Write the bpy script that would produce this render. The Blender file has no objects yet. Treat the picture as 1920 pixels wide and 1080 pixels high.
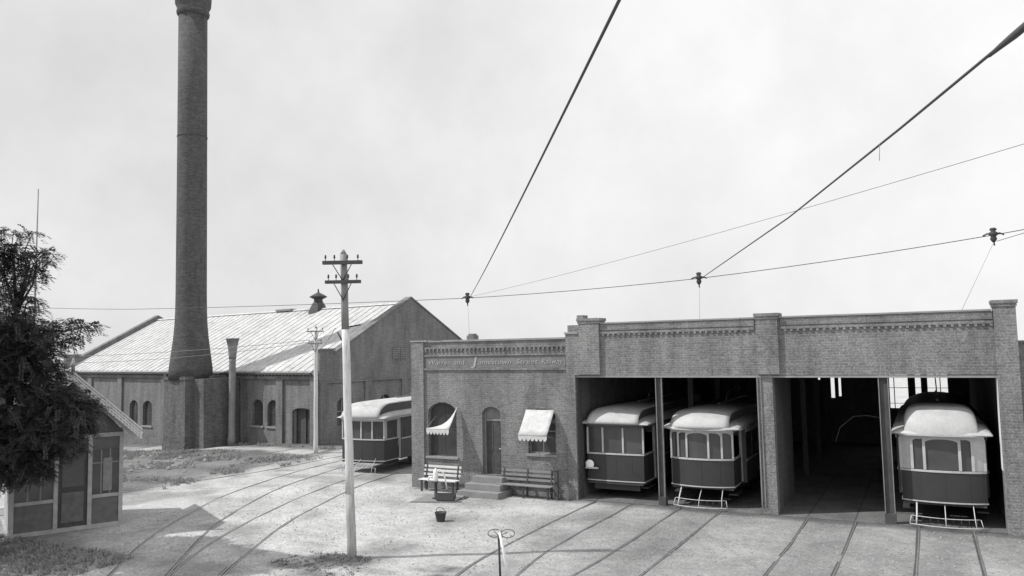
import bpy, bmesh, math, random
from mathutils import Vector, Matrix, noise
random.seed(7)
PI = math.pi
S = bpy.context.scene
COL = S.collection

# ------------------------------------------------------------------ materials
def mat(name, g=0.5, rough=0.85, spec=0.3, n=0.12, scale=3.0, fine=60.0, nf=0.08, metal=0.0, bump=0.0, stretch=None):
    """grey procedural material: two octaves of noise on the base colour"""
    m = bpy.data.materials.new(name); m.use_nodes = True
    nt = m.node_tree; N = nt.nodes; L = nt.links
    b = N['Principled BSDF']; b.inputs['Roughness'].default_value = rough
    b.inputs['Specular IOR Level'].default_value = spec; b.inputs['Metallic'].default_value = metal
    tc = N.new('ShaderNodeTexCoord')
    n1 = N.new('ShaderNodeTexNoise'); n1.inputs['Scale'].default_value = scale; n1.inputs['Detail'].default_value = 6
    n2 = N.new('ShaderNodeTexNoise'); n2.inputs['Scale'].default_value = fine; n2.inputs['Detail'].default_value = 2
    src = tc.outputs['Object']
    if stretch:
        mp = N.new('ShaderNodeMapping'); mp.inputs['Scale'].default_value = stretch; L.new(src, mp.inputs[0]); src = mp.outputs[0]
    L.new(src, n1.inputs['Vector']); L.new(src, n2.inputs['Vector'])
    a = N.new('ShaderNodeMath'); a.operation = 'MULTIPLY_ADD'
    a.inputs[1].default_value = 2*n*g*2; a.inputs[2].default_value = g*(1-2*n)
    L.new(n1.outputs['Fac'], a.inputs[0])
    c = N.new('ShaderNodeMath'); c.operation = 'MULTIPLY_ADD'
    c.inputs[1].default_value = 4*nf; c.inputs[2].default_value = 1-2*nf
    L.new(n2.outputs['Fac'], c.inputs[0])
    d = N.new('ShaderNodeMath'); d.operation = 'MULTIPLY'; d.use_clamp = True
    L.new(a.outputs[0], d.inputs[0]); L.new(c.outputs[0], d.inputs[1])
    L.new(d.outputs[0], b.inputs['Base Color'])
    if bump:
        bp = N.new('ShaderNodeBump'); bp.inputs['Strength'].default_value = bump; bp.inputs['Distance'].default_value = 0.02
        L.new(n2.outputs['Fac'], bp.inputs['Height']); L.new(bp.outputs[0], b.inputs['Normal'])
    return m

def brick_mat(name, g, mortar, var=0.25, bw=0.23, bh=0.075, streak=0.22):
    m = bpy.data.materials.new(name); m.use_nodes = True
    nt = m.node_tree; N = nt.nodes; L = nt.links
    b = N['Principled BSDF']; b.inputs['Roughness'].default_value = 0.95; b.inputs['Specular IOR Level'].default_value = 0.15
    tc = N.new('ShaderNodeTexCoord'); sp = N.new('ShaderNodeSeparateXYZ'); L.new(tc.outputs['Object'], sp.inputs[0])
    ns = N.new('ShaderNodeSeparateXYZ'); L.new(tc.outputs['Normal'], ns.inputs[0])
    ax = N.new('ShaderNodeMath'); ax.operation = 'ABSOLUTE'; L.new(ns.outputs['X'], ax.inputs[0])
    gt = N.new('ShaderNodeMath'); gt.operation = 'GREATER_THAN'; gt.inputs[1].default_value = 0.7; L.new(ax.outputs[0], gt.inputs[0])
    mx = N.new('ShaderNodeMix'); L.new(gt.outputs[0], mx.inputs['Factor']); L.new(sp.outputs['X'], mx.inputs['A']); L.new(sp.outputs['Y'], mx.inputs['B'])
    cb = N.new('ShaderNodeCombineXYZ'); L.new(mx.outputs['Result'], cb.inputs['X']); L.new(sp.outputs['Z'], cb.inputs['Y'])
    br = N.new('ShaderNodeTexBrick'); L.new(cb.outputs[0], br.inputs['Vector'])
    br.inputs['Scale'].default_value = 1.0; br.inputs['Brick Width'].default_value = bw; br.inputs['Row Height'].default_value = bh
    br.inputs['Mortar Size'].default_value = 0.011; br.inputs['Mortar Smooth'].default_value = 0.3
    lo, hi = g*(1-var), g*(1+var)
    br.inputs['Color1'].default_value = (lo, lo, lo, 1); br.inputs['Color2'].default_value = (hi, hi, hi, 1)
    br.inputs['Mortar'].default_value = (mortar, mortar, mortar, 1)
    n1 = N.new('ShaderNodeTexNoise'); n1.inputs['Scale'].default_value = 0.9; n1.inputs['Detail'].default_value = 7; n1.inputs['Roughness'].default_value = 0.65
    mp = N.new('ShaderNodeMapping'); mp.inputs['Scale'].default_value = (1.6, 1.6, 0.5)
    L.new(tc.outputs['Object'], mp.inputs[0]); L.new(mp.outputs[0], n1.inputs['Vector'])
    f = N.new('ShaderNodeMath'); f.operation = 'MULTIPLY_ADD'; f.inputs[1].default_value = 6*streak; f.inputs[2].default_value = 1-3*streak
    L.new(n1.outputs['Fac'], f.inputs[0])
    n3 = N.new('ShaderNodeTexNoise'); n3.inputs['Scale'].default_value = 1.0; n3.inputs['Detail'].default_value = 5
    mp3 = N.new('ShaderNodeMapping'); mp3.inputs['Scale'].default_value = (3.2, 3.2, .35); L.new(tc.outputs['Object'], mp3.inputs[0]); L.new(mp3.outputs[0], n3.inputs['Vector'])
    r3 = N.new('ShaderNodeMapRange'); r3.inputs['From Min'].default_value = .52; r3.inputs['From Max'].default_value = .74; r3.inputs['To Min'].default_value = 1; r3.inputs['To Max'].default_value = .74
    L.new(n3.outputs['Fac'], r3.inputs['Value'])
    f_ = N.new('ShaderNodeMath'); f_.operation = 'MULTIPLY'; L.new(f.outputs[0], f_.inputs[0]); L.new(r3.outputs[0], f_.inputs[1]); f = f_
    n2 = N.new('ShaderNodeTexNoise'); n2.inputs['Scale'].default_value = 22; n2.inputs['Detail'].default_value = 3
    L.new(tc.outputs['Object'], n2.inputs['Vector'])
    f2 = N.new('ShaderNodeMath'); f2.operation = 'MULTIPLY_ADD'; f2.inputs[1].default_value = 1.5; f2.inputs[2].default_value = 0.25
    L.new(n2.outputs['Fac'], f2.inputs[0])
    ff = N.new('ShaderNodeMath'); ff.operation = 'MULTIPLY'; L.new(f.outputs[0], ff.inputs[0]); L.new(f2.outputs[0], ff.inputs[1])
    mm = N.new('ShaderNodeMix'); mm.data_type = 'RGBA'; mm.blend_type = 'MULTIPLY'; mm.inputs['Factor'].default_value = 1
    L.new(br.outputs['Color'], mm.inputs['A']); L.new(ff.outputs[0], mm.inputs['B'])
    L.new(mm.outputs['Result'], b.inputs['Base Color'])
    bp = N.new('ShaderNodeBump'); bp.inputs['Strength'].default_value = 0.5; bp.inputs['Distance'].default_value = 0.01; bp.invert = True
    L.new(br.outputs['Fac'], bp.inputs['Height']); L.new(bp.outputs[0], b.inputs['Normal'])
    return m

M = {}
M['brick_depot'] = brick_mat('depot_brick', 0.185, 0.22, var=0.14)
M['brick_power'] = brick_mat('power_house_brick', 0.165, 0.20, var=0.14)
M['brick_stack'] = brick_mat('chimney_brick', 0.085, 0.105, streak=0.10)
M['brick_base'] = brick_mat('chimney_foot_brick', 0.115, 0.14, streak=.2)
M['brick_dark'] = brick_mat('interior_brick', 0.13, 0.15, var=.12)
M['coping'] = mat('coping_stone', 0.26, n=0.15)
M['stone'] = mat('step_stone', 0.22, n=0.15)
M['white'] = mat('white_paint', 0.74, rough=0.6, n=0.06)
M['cream'] = mat('cream_tram_paint', 0.43, rough=0.55, spec=0.4, n=0.14, scale=3, fine=25, nf=.1)
M['canvas'] = mat('roof_canvas', 0.43, rough=0.9, spec=.15, n=0.16, scale=2.2, fine=18, nf=0.08)
M['maroon'] = mat('dark_tram_paint', 0.04, rough=0.5, spec=0.35, n=0.12, scale=2)
M['side'] = mat('tram_side_paint', 0.085, rough=0.5, spec=0.35, n=0.12, scale=2)
M['iron'] = mat('dark_iron', 0.05, rough=0.6, n=0.2)
M['lightiron'] = mat('painted_iron', 0.5, rough=0.5, n=0.1)
M['greyiron'] = mat('worn_grey_iron', 0.2, rough=0.6, n=0.2)
M['rail'] = mat('steel_rail', 0.30, rough=0.42, spec=0.6, n=0.3, metal=0.5)
M['groove'] = mat('packed_dirt', 0.075, n=0.3, scale=2)
M['glass'] = mat('dark_window_glass', 0.06, rough=0.12, spec=0.6, n=0.3, scale=1.5)
M['timber_dark'] = mat('dark_timber', 0.07, n=0.2, scale=6)
M['timber'] = mat('weathered_timber', 0.22, n=0.2, scale=6)
M['pole_mid'] = mat('whitewashed_pole', 0.55, n=0.18, scale=7, fine=45, nf=0.22, stretch=(1, 1, .08))
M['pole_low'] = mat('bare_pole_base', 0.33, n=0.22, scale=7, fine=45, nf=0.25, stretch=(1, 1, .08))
M['pole_top'] = mat('bare_pole_top', 0.22, n=0.22, scale=7, fine=45, nf=0.25, stretch=(1, 1, .08))
M['metal_roof'] = brick_mat('pale_roof_sheet', 0.46, 0.42, var=0.07, bw=1.3, bh=.62, streak=.10)
M['shingle'] = mat('kiosk_shingle', 0.10, n=0.2, scale=5)
M['kiosk_dark'] = mat('kiosk_dark_board', 0.13, n=0.25, scale=5)
M['kiosk_trim'] = mat('kiosk_pale_trim', 0.36, n=0.2, scale=5)
M['barge'] = mat('kiosk_bargeboard', 0.62, n=0.15, scale=8)
M['wire'] = mat('copper_wire', 0.07, rough=0.7)
M['bark'] = mat('tree_bark', 0.06, n=0.3, scale=8)
M['roof_tar'] = mat('tarred_roof', 0.09, n=0.2)
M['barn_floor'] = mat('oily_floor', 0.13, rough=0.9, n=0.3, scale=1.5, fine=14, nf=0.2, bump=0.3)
M['letter'] = mat('sign_lettering', 0.34, n=0.12, scale=12)
M['sign_field'] = mat('sign_field', 0.17, n=0.2, scale=5)
M['awning'] = mat('awning_canvas', 0.50, n=0.14, scale=6, fine=30, nf=.1)
M['panelwood'] = mat('pale_door_leaf', 0.17, n=0.15)
M['lamp'] = mat('lamp_glass', 0.8, rough=0.2, spec=0.7, n=0.05)

def leaf_mat(name, g):
    m = bpy.data.materials.new(name); m.use_nodes = True
    N = m.node_tree.nodes; L = m.node_tree.links; b = N['Principled BSDF']
    b.inputs['Roughness'].default_value = 0.6; b.inputs['Specular IOR Level'].default_value = 0.35
    tc = N.new('ShaderNodeTexCoord'); nn = N.new('ShaderNodeTexNoise'); nn.inputs['Scale'].default_value = 3.5; nn.inputs['Detail'].default_value = 4
    L.new(tc.outputs['Object'], nn.inputs['Vector'])
    a = N.new('ShaderNodeMath'); a.operation = 'MULTIPLY_ADD'; a.inputs[1].default_value = g*1.6; a.inputs[2].default_value = g*0.3
    L.new(nn.outputs['Fac'], a.inputs[0]); L.new(a.outputs[0], b.inputs['Base Color'])
    tr = N.new('ShaderNodeBsdfTranslucent'); tr.inputs['Color'].default_value = (g, g, g, 1)
    mx = N.new('ShaderNodeMixShader'); mx.inputs[0].default_value = 0.15
    L.new(b.outputs[0], mx.inputs[1]); L.new(tr.outputs[0], mx.inputs[2]); L.new(mx.outputs[0], N['Material Output'].inputs['Surface'])
    return m
M['leaf'] = leaf_mat('dark_foliage', 0.075)
M['weed'] = leaf_mat('dry_weeds', 0.26)
M['leaf_far'] = leaf_mat('far_foliage', 0.2)

# ------------------------------------------------------------------ helpers
class MB:
    def __init__(s): s.v = []; s.f = []; s.sm = []
    def add(s, vs, fs, smooth=False, T=None):
        o = len(s.v)
        s.v += [tuple(T @ Vector(p)) if T else tuple(p) for p in vs]
        s.f += [tuple(i+o for i in f) for f in fs]; s.sm += [smooth]*len(fs)
        return s
    def box(s, x0, x1, y0, y1, z0, z1, T=None):
        vs = [(x, y, z) for z in (z0, z1) for y in (y0, y1) for x in (x0, x1)]
        fs = [(0,2,3,1), (4,5,7,6), (0,1,5,4), (2,6,7,3), (0,4,6,2), (1,3,7,5)]
        return s.add(vs, fs, False, T)
    def tube(s, pts, r, n=8, cap=True, smooth=True):
        pts = [Vector(p) for p in pts]; rs = r if isinstance(r, (list, tuple)) else [r]*len(pts)
        vs = []; prev = None
        for i, p in enumerate(pts):
            if i == 0: t = pts[1]-p
            elif i == len(pts)-1: t = p-pts[i-1]
            else: t = (pts[i+1]-pts[i-1])
            t.normalize()
            if prev is None:
                a = Vector((0, 0, 1)) if abs(t.z) < 0.9 else Vector((1, 0, 0))
                u = t.cross(a).normalized()
            else: u = (prev - t*prev.dot(t)).normalized()
            prev = u; w = t.cross(u)
            for k in range(n):
                q = 2*PI*k/n; vs.append(p+(u*math.cos(q)+w*math.sin(q))*rs[i])
        fs = []
        for i in range(len(pts)-1):
            for k in range(n):
                k2 = (k+1) % n; fs.append((i*n+k, i*n+k2, (i+1)*n+k2, (i+1)*n+k))
        s.add(vs, fs, smooth)
        if cap:
            o = len(s.v)-len(vs)
            s.f.append(tuple(o+k for k in reversed(range(n)))); s.sm.append(False)
            s.f.append(tuple(o+(len(pts)-1)*n+k for k in range(n))); s.sm.append(False)
        return s
    def lathe(s, prof, cx=0, cy=0, n=24, smooth=True):
        vs = [(cx+r*math.cos(2*PI*k/n), cy+r*math.sin(2*PI*k/n), z) for r, z in prof for k in range(n)]
        fs = [(i*n+k, i*n+(k+1) % n, (i+1)*n+(k+1) % n, (i+1)*n+k) for i in range(len(prof)-1) for k in range(n)]
        s.add(vs, fs, smooth)
        o = len(s.v)-len(vs)
        s.f.append(tuple(o+k for k in reversed(range(n)))); s.sm.append(False)
        s.f.append(tuple(o+(len(prof)-1)*n+k for k in range(n))); s.sm.append(False)
        return s
    def prism(s, poly, a0, a1, axis='y', T=None):
        """poly = list of 2D points (other two axes), extruded from a0 to a1 along axis"""
        def P(p, a): return {'y': (p[0], a, p[1]), 'x': (a, p[0], p[1]), 'z': (p[0], p[1], a)}[axis]
        n = len(poly); vs = [P(p, a0) for p in poly]+[P(p, a1) for p in poly]
        fs = [tuple(range(n)), tuple(reversed(range(n, 2*n)))]+[(i, n+i, n+(i+1) % n, (i+1) % n) for i in range(n)]
        return s.add(vs, fs, False, T)
    def build(s, name, m, parent=None, bevel=0):
        me = bpy.data.meshes.new(name); me.from_pydata(s.v, [], s.f); me.update()
        me.polygons.foreach_set('use_smooth', s.sm)
        bm = bmesh.new(); bm.from_mesh(me); bmesh.ops.recalc_face_normals(bm, faces=bm.faces)
        bm.to_mesh(me); bm.free()
        me.materials.append(m)
        o = bpy.data.objects.new(name, me); COL.objects.link(o)
        if parent: o.parent = parent
        if bevel:
            b = o.modifiers.new('bevel', 'BEVEL'); b.width = bevel; b.segments = 2; b.limit_method = 'ANGLE'; b.angle_limit = math.radians(50)
        return o

def tag(o, label=None, cat=None, group=None, kind=None):
    if label: o['label'] = label
    if cat: o['category'] = cat
    if group: o['group'] = group
    if kind: o['kind'] = kind
    return o
def empty(name, loc, rz=0, label=None, cat=None, group=None):
    o = bpy.data.objects.new(name, None); COL.objects.link(o); o.location = loc; o.rotation_euler = (0, 0, rz)
    o.empty_display_size = 0.3
    return tag(o, label, cat, group)

def holed_wall(mb, a0, a1, z0, z1, holes, y0, y1, axis='x'):
    """wall in plane (a,z), thickness y0..y1, rectangular holes (a0,a1,z0,z1)"""
    A = sorted(set([a0, a1]+[c for h in holes for c in h[:2]])); Z = sorted(set([z0, z1]+[c for h in holes for c in h[2:4]]))
    inh = lambda a, z: any(h[0] < a < h[1] and h[2] < z < h[3] for h in holes)
    solid = lambda i, j: 0 <= i < len(A)-1 and 0 <= j < len(Z)-1 and not inh((A[i]+A[i+1])/2, (Z[j]+Z[j+1])/2)
    def P(a, y, z): return (a, y, z) if axis == 'x' else (y, a, z)
    for i in range(len(A)-1):
        for j in range(len(Z)-1):
            if not solid(i, j): continue
            p, q, r, t = A[i], A[i+1], Z[j], Z[j+1]
            for y in (y0, y1): mb.add([P(p, y, r), P(q, y, r), P(q, y, t), P(p, y, t)], [(0, 1, 2, 3)])
            if not solid(i-1, j): mb.add([P(p, y0, r), P(p, y1, r), P(p, y1, t), P(p, y0, t)], [(0, 1, 2, 3)])
            if not solid(i+1, j): mb.add([P(q, y0, r), P(q, y1, r), P(q, y1, t), P(q, y0, t)], [(0, 1, 2, 3)])
            if not solid(i, j-1): mb.add([P(p, y0, r), P(p, y1, r), P(q, y1, r), P(q, y0, r)], [(0, 1, 2, 3)])
            if not solid(i, j+1): mb.add([P(p, y0, t), P(p, y1, t), P(q, y1, t), P(q, y0, t)], [(0, 1, 2, 3)])
    # weld so that the shell is continuous and normals can be made consistent
    return mb
def weld(o, d=0.0005):
    bm = bmesh.new(); bm.from_mesh(o.data); bmesh.ops.remove_doubles(bm, verts=bm.verts, dist=d)
    bmesh.ops.recalc_face_normals(bm, faces=bm.faces); bm.to_mesh(o.data); bm.free()

def spandrel(mb, a0, a1, zs, zt, y0, y1, axis='x', n=8):
    """fills the top corners of a rectangular hole, leaving an arch from zs (springing) to zt"""
    c = (a0+a1)/2; w = (a1-a0)/2; h = zt-zs; e = 0.003
    for sgn in (-1, 1):
        poly = [(c+sgn*(w+0.002), zs), (c+sgn*(w+0.002), zt+0.002), (c, zt+0.002)]
        for k in range(n+1):
            q = PI/2*(1-k/n); poly.append((c+sgn*w*math.cos(q), zs+(h-0.01)*math.sin(q)))
        mb.prism(poly, y0+e, y1-e, 'y' if axis == 'x' else 'x')

def smooth(t): t = max(0, min(1, t)); return t*t*(3-2*t)
def gz(x, y):
    z = -0.95*smooth((-x-29)/20)*smooth((y-20)/9)
    return z

# ------------------------------------------------------------------ ground
def axis_pts(lo, hi, step, far):
    a = []; v = lo; k = step
    left = []
    while v > -far: k *= 1.45; v -= k; left.append(v)
    v = lo; mid = []
    while v < hi: mid.append(v); v += step
    right = [hi]; k = step; v = hi
    while v < far: k *= 1.45; v += k; right.append(v)
    return list(reversed(left))+mid+right
def inpoly(x, y, P):
    c = False; j = len(P)-1
    for i in range(len(P)):
        if (P[i][1] > y) != (P[j][1] > y) and x < (P[j][0]-P[i][0])*(y-P[i][1])/(P[j][1]-P[i][1])+P[i][0]: c = not c
        j = i
    return c
def nz(x, y, s, o=0): return noise.noise(Vector((x*s+o, y*s-o, o*0.37)))
def blob(x, y, cx, cy, rx, ry, a=0):
    dx, dy = x-cx, y-cy; ca, sa = math.cos(a), math.sin(a)
    u = (dx*ca+dy*sa)/rx; v = (-dx*sa+dy*ca)/ry
    return max(0, 1-math.sqrt(u*u+v*v))
def ground_alb(x, y):
    g = 0.385
    g *= 1-.30*smooth((nz(x, y, 0.55, 31)-.12)/.35)
    g *= 1-.25*smooth((nz(x*.6+y*.3, y*.5, 1.4, 41)-.2)/.3)
    # cinders and dust between the depot tracks
    t = smooth((x+10.2-0.12*(y-16)+0.9*nz(x, y, 0.5, 3))/2.4)*(1 if y < 26 else 0)
    g = g*(1-t)+0.255*t
    # rough grass beyond the outer track, on the side of the power house
    w = smooth((-x-25.3-0.06*(y-18)+0.5*nz(x, y, 0.9, 5))/0.9)*smooth((y-17.0+0.8*nz(x, y, 0.7, 1))/1.0)
    # pale foot path right in front of the power house wall
    wl = 32.16+(-(x+28.99))*0.1336
    dpath = (wl-y)
    pth = 1-smooth(abs(dpath-2.2+.2*nz(x,y,.5,3))/0.8-0.3)
    w2 = w*(1-0.85*pth*(1 if x < -27 else 0))
    g = g*(1-w2)+(0.15+.07*nz(x, y, .5, 21))*w2
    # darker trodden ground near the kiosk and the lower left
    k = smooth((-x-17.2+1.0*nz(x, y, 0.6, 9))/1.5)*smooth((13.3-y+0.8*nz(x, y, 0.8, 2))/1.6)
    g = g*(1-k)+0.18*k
    # darker blotches
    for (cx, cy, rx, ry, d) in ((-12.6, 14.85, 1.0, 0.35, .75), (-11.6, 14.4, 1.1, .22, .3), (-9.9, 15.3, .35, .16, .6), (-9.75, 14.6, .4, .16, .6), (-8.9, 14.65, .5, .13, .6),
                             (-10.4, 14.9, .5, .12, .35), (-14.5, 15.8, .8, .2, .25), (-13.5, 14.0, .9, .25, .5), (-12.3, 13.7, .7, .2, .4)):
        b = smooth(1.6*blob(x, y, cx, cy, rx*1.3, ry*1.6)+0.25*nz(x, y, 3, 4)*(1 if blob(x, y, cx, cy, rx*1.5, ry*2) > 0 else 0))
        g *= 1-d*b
    # shade at the foot of the depot front, painted into the soil colour
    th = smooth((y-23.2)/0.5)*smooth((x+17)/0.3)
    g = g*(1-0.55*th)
    g *= 1+0.22*nz(x, y, 0.35, 11)+0.16*nz(x, y, 1.3, 13)
    for tx in (-9.1, -6.3, -2.6, .2):
        if y < 23.6 and abs(x-tx) < .75: g *= .90
        if y < 23.6 and abs(x-tx) < .35: g *= .90+.10*nz(x, y, 1.1, tx)
    return max(0.04, g)

xs = axis_pts(-62, 8, 0.35, 2600); ys = axis_pts(9, 36, 0.22, 2600)
vs = []; alb = []
for y in ys:
    for x in xs:
        z = gz(x, y)
        if abs(x) < 70 and 0 < y < 50:
            z += 0.018*nz(x, y, 0.8, 2)
            if x < -26 and y > 18: z += 0.10*max(0, nz(x, y, 0.6, 8))
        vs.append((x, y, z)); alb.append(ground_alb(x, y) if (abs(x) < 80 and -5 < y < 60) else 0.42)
nx = len(xs); fs = [(j*nx+i, j*nx+i+1, (j+1)*nx+i+1, (j+1)*nx+i) for j in range(len(ys)-1) for i in range(nx-1)]
me = bpy.data.meshes.new('ground'); me.from_pydata(vs, [], fs)
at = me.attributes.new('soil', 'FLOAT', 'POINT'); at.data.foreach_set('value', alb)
me.polygons.foreach_set('use_smooth', [True]*len(fs))
gm = bpy.data.materials.new('yard_soil'); gm.use_nodes = True
N = gm.node_tree.nodes; L = gm.node_tree.links; b = N['Principled BSDF']
b.inputs['Roughness'].default_value = 1.0; b.inputs['Specular IOR Level'].default_value = 0.05
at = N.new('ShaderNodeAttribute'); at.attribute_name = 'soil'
tc = N.new('ShaderNodeTexCoord')
prev = at.outputs['Fac']
for sc, am, det in ((0.7, 0.45, 8), (3.5, 0.5, 6), (13, 0.8, 4), (42, 0.7, 2)):
    n1 = N.new('ShaderNodeTexNoise'); n1.inputs['Scale'].default_value = sc; n1.inputs['Detail'].default_value = det
    L.new(tc.outputs['Object'], n1.inputs['Vector'])
    f = N.new('ShaderNodeMath'); f.operation = 'MULTIPLY_ADD'; f.inputs[1].default_value = am*1.35; f.inputs[2].default_value = 1-am*1.35/2
    L.new(n1.outputs['Fac'], f.inputs[0])
    g = N.new('ShaderNodeMath'); g.operation = 'MULTIPLY'; L.new(prev, g.inputs[0]); L.new(f.outputs[0], g.inputs[1]); prev = g.outputs[0]
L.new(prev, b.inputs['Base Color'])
bp = N.new('ShaderNodeBump'); bp.inputs['Strength'].default_value = 0.35; bp.inputs['Distance'].default_value = 0.03
n1 = N.new('ShaderNodeTexNoise'); n1.inputs['Scale'].default_value = 14; n1.inputs['Detail'].default_value = 5
L.new(tc.outputs['Object'], n1.inputs['Vector']); L.new(n1.outputs['Fac'], bp.inputs['Height']); L.new(bp.outputs[0], b.inputs['Normal'])
me.materials.append(gm)
o = bpy.data.objects.new('ground', me); COL.objects.link(o); tag(o, 'pale trodden earth yard with darker cinders between the tracks', 'ground', kind='structure')

# scattered pebbles and clods, grass tufts -------------------------------------------------
mb = MB()
for i in range(5200):
    x = random.uniform(-22, 3); y = random.uniform(11.5, 23.4); r = random.choice((.006, .009, .012, .018, .025))
    z = gz(x, y)
    a = random.random()*6; pts = []
    for k in range(4): pts.append((x+r*math.cos(a+k*PI/2)*random.uniform(.7, 1.4), y+r*math.sin(a+k*PI/2)*random.uniform(.7, 1.4), z+0.004))
    pts.append((x, y, z+r*0.9+0.012)); mb.add(pts, [(0, 1, 4), (1, 2, 4), (2, 3, 4), (3, 0, 4)])
tag(mb.build('gravel', mat('loose_gravel', 0.30, n=0.3, scale=9)), 'small loose stones scattered over the yard', 'gravel', kind='stuff')

def tufts(name, pts, h, m, label, blades=9):
    mb = MB()
    for (x, y, k) in pts:
        z = gz(x, y)
        for i in range(blades):
            a = random.random()*2*PI; hh = h*k*random.uniform(.5, 1.2); w = 0.012+0.012*random.random(); r = random.random()*0.09*k
            bx, by = x+r*math.cos(a), y+r*math.sin(a); lx, ly = math.cos(a)*hh*.6, math.sin(a)*hh*.6
            mb.add([(bx-w*math.sin(a), by+w*math.cos(a), z-.01), (bx+w*math.sin(a), by-w*math.cos(a), z-.01), (bx+lx*.5, by+ly*.5, z+hh*.8), (bx+lx, by+ly, z+hh)], [(0, 1, 2), (0, 2, 3)])
    return tag(mb.build(name, m), label, 'grass', kind='stuff')
P = []
for i in range(8000):
    x = random.uniform(-52, -25.4); y = random.uniform(17.5, 33)
    wl = 32.16+(-(x+28.99))*0.1336
    if 1.1 < wl-y < 3.4 or wl-y < 0.3: continue
    if nz(x, y, 0.5, 6)+0.25*random.random() > 0.1: P.append((x, y, random.uniform(.4, 1.2)))
tufts('grass', P, 0.14, M['weed'], 'rough dry grass and weeds growing between the outer track and the power house')
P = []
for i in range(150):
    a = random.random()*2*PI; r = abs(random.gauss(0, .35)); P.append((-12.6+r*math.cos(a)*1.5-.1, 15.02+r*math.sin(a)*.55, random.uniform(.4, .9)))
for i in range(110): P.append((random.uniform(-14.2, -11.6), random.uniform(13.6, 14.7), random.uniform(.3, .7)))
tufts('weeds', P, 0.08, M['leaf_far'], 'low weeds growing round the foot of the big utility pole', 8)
P = [(random.uniform(-24, -17.5), random.uniform(10.6, 12.9), random.uniform(.5, 1)) for i in range(900)]
tufts('undergrowth', P, 0.12, M['weed'], 'scrubby grass in front of the kiosk at the near edge of the yard', 8)

# ------------------------------------------------------------------ tracks
def resample(pts, step=0.35):
    P = [Vector((p[0], p[1])) for p in pts]; Q = []
    ext = [P[0]*2-P[1]]+P+[P[-1]*2-P[-2]]
    for i in range(1, len(ext)-2):
        p0, p1, p2, p3 = ext[i-1:i+3]; n = max(2, int((p2-p1).length/step))
        for k in range(n):
            t = k/n; Q.append(0.5*((2*p1)+(p2-p0)*t+(2*p0-5*p1+4*p2-p3)*t*t+(3*p1-p0-3*p2+p3)*t**3))
    Q.append(P[-1]); return Q
def rail(pts, parent):
    Q = resample(pts); mb = MB(); vs = []
    prof = [(-.019, -.05), (-.018, .016), (-.013, .021), (.013, .021), (.018, .016), (.019, -.05)]
    for i, p in enumerate(Q):
        t = (Q[min(i+1, len(Q)-1)]-Q[max(i-1, 0)]).normalized(); nrm = Vector((t.y, -t.x)); z = gz(p.x, p.y)
        for a, h in prof: vs.append((p.x+nrm.x*a, p.y+nrm.y*a, z+h))
    n = len(prof); fs = [(i*n+k, i*n+k+1, (i+1)*n+k+1, (i+1)*n+k) for i in range(len(Q)-1) for k in range(n-1)]
    fs += [tuple(range(n)), tuple(reversed(range((len(Q)-1)*n, len(Q)*n)))]
    mb.add(vs, fs); ro = mb.build('rail', M['rail'], parent)
    mb = MB(); vs = []
    for i, p in enumerate(Q):
        t = (Q[min(i+1, len(Q)-1)]-Q[max(i-1, 0)]).normalized(); nrm = Vector((t.y, -t.x)); z = gz(p.x, p.y)
        wv = .006*math.sin(i*.37+p.x*5)
        for a, h in ((-.062-wv, .0), (-.055-wv, .008), (-.021, .008), (-.021, .0)): vs.append((p.x+nrm.x*a, p.y+nrm.y*a, z+h+(.022 if p.y > 23.84 and -10.3 < p.x < 1.6 else 0)))
    mb.add(vs, [(i*4+k, i*4+k+1, i*4+k+5, i*4+k+4) for i in range(len(Q)-1) for k in range(3)]); mb.build('flangeway', M['groove'], ro)
    return ro
GR = 'tram tracks set into the yard'
def track(label, a, b, extra=()):
    t = empty('tram_track', (0, 0, 0), 0, label, 'track', GR)
    rail(a, t); rail(b, t)
    # dark packed earth worn along each rail's running edge
    for e in extra: rail(e, t)
    return t
A1 = [(-15.0, 9.4), (-16.58, 11.45), (-17.17, 12.12), (-19.04, 14.38), (-20.45, 16.6), (-21.96, 19.3), (-23.0, 22.2), (-23.7, 25.2), (-24.0, 28.2), (-24.1, 34), (-24.1, 44)]
B1 = [(-13.4, 9.6), (-15.30, 11.95), (-16.75, 13.75), (-18.54, 16.11), (-20.1, 18.8), (-21.45, 21.8), (-22.3, 25.0), (-22.75, 28.2), (-22.85, 34), (-22.85, 44)]
A2 = [(-13.2, 9.4), (-15.34, 12.05), (-16.9, 14.55), (-18.15, 17.2), (-19.3, 20.3), (-20.25, 23.8), (-20.7, 27.0), (-20.8, 34), (-20.8, 42)]
B2 = [(-11.6, 9.0), (-14.16, 12.54), (-15.41, 14.6), (-16.75, 17.1), (-17.75, 19.6), (-18.85, 23.0), (-19.4, 26.2), (-19.55, 30), (-19.55, 42)]
track('curving tram track nearest the kiosk, swinging away left of the standing tram', A1, B1)
track('curving tram track on which the tram left of the office stands', A2, B2, extra=[[(-11.9, 9.5), (-14.05, 12.25), (-14.75, 13.3)]])
track('straight far tram track along the edge of the rough grass', [(-26.3, 9), (-26.25, 18.6), (-25.95, 20.7), (-25.5, 23.0), (-25.1, 26), (-25.0, 44)],
      [(-27.4, 9), (-27.4, 18.9), (-27.2, 21), (-26.75, 23.3), (-26.4, 26.3), (-26.25, 44)])
track('farthest tram track crossing the rough ground before the power house', [(-32.2, 12), (-30.5, 20.0), (-30.1, 24), (-29.6, 28), (-29.2, 30.5)],
      [(-33.5, 12), (-31.8, 20.0), (-31.4, 24), (-30.9, 28), (-30.5, 30.5)])
mb = MB()
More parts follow.
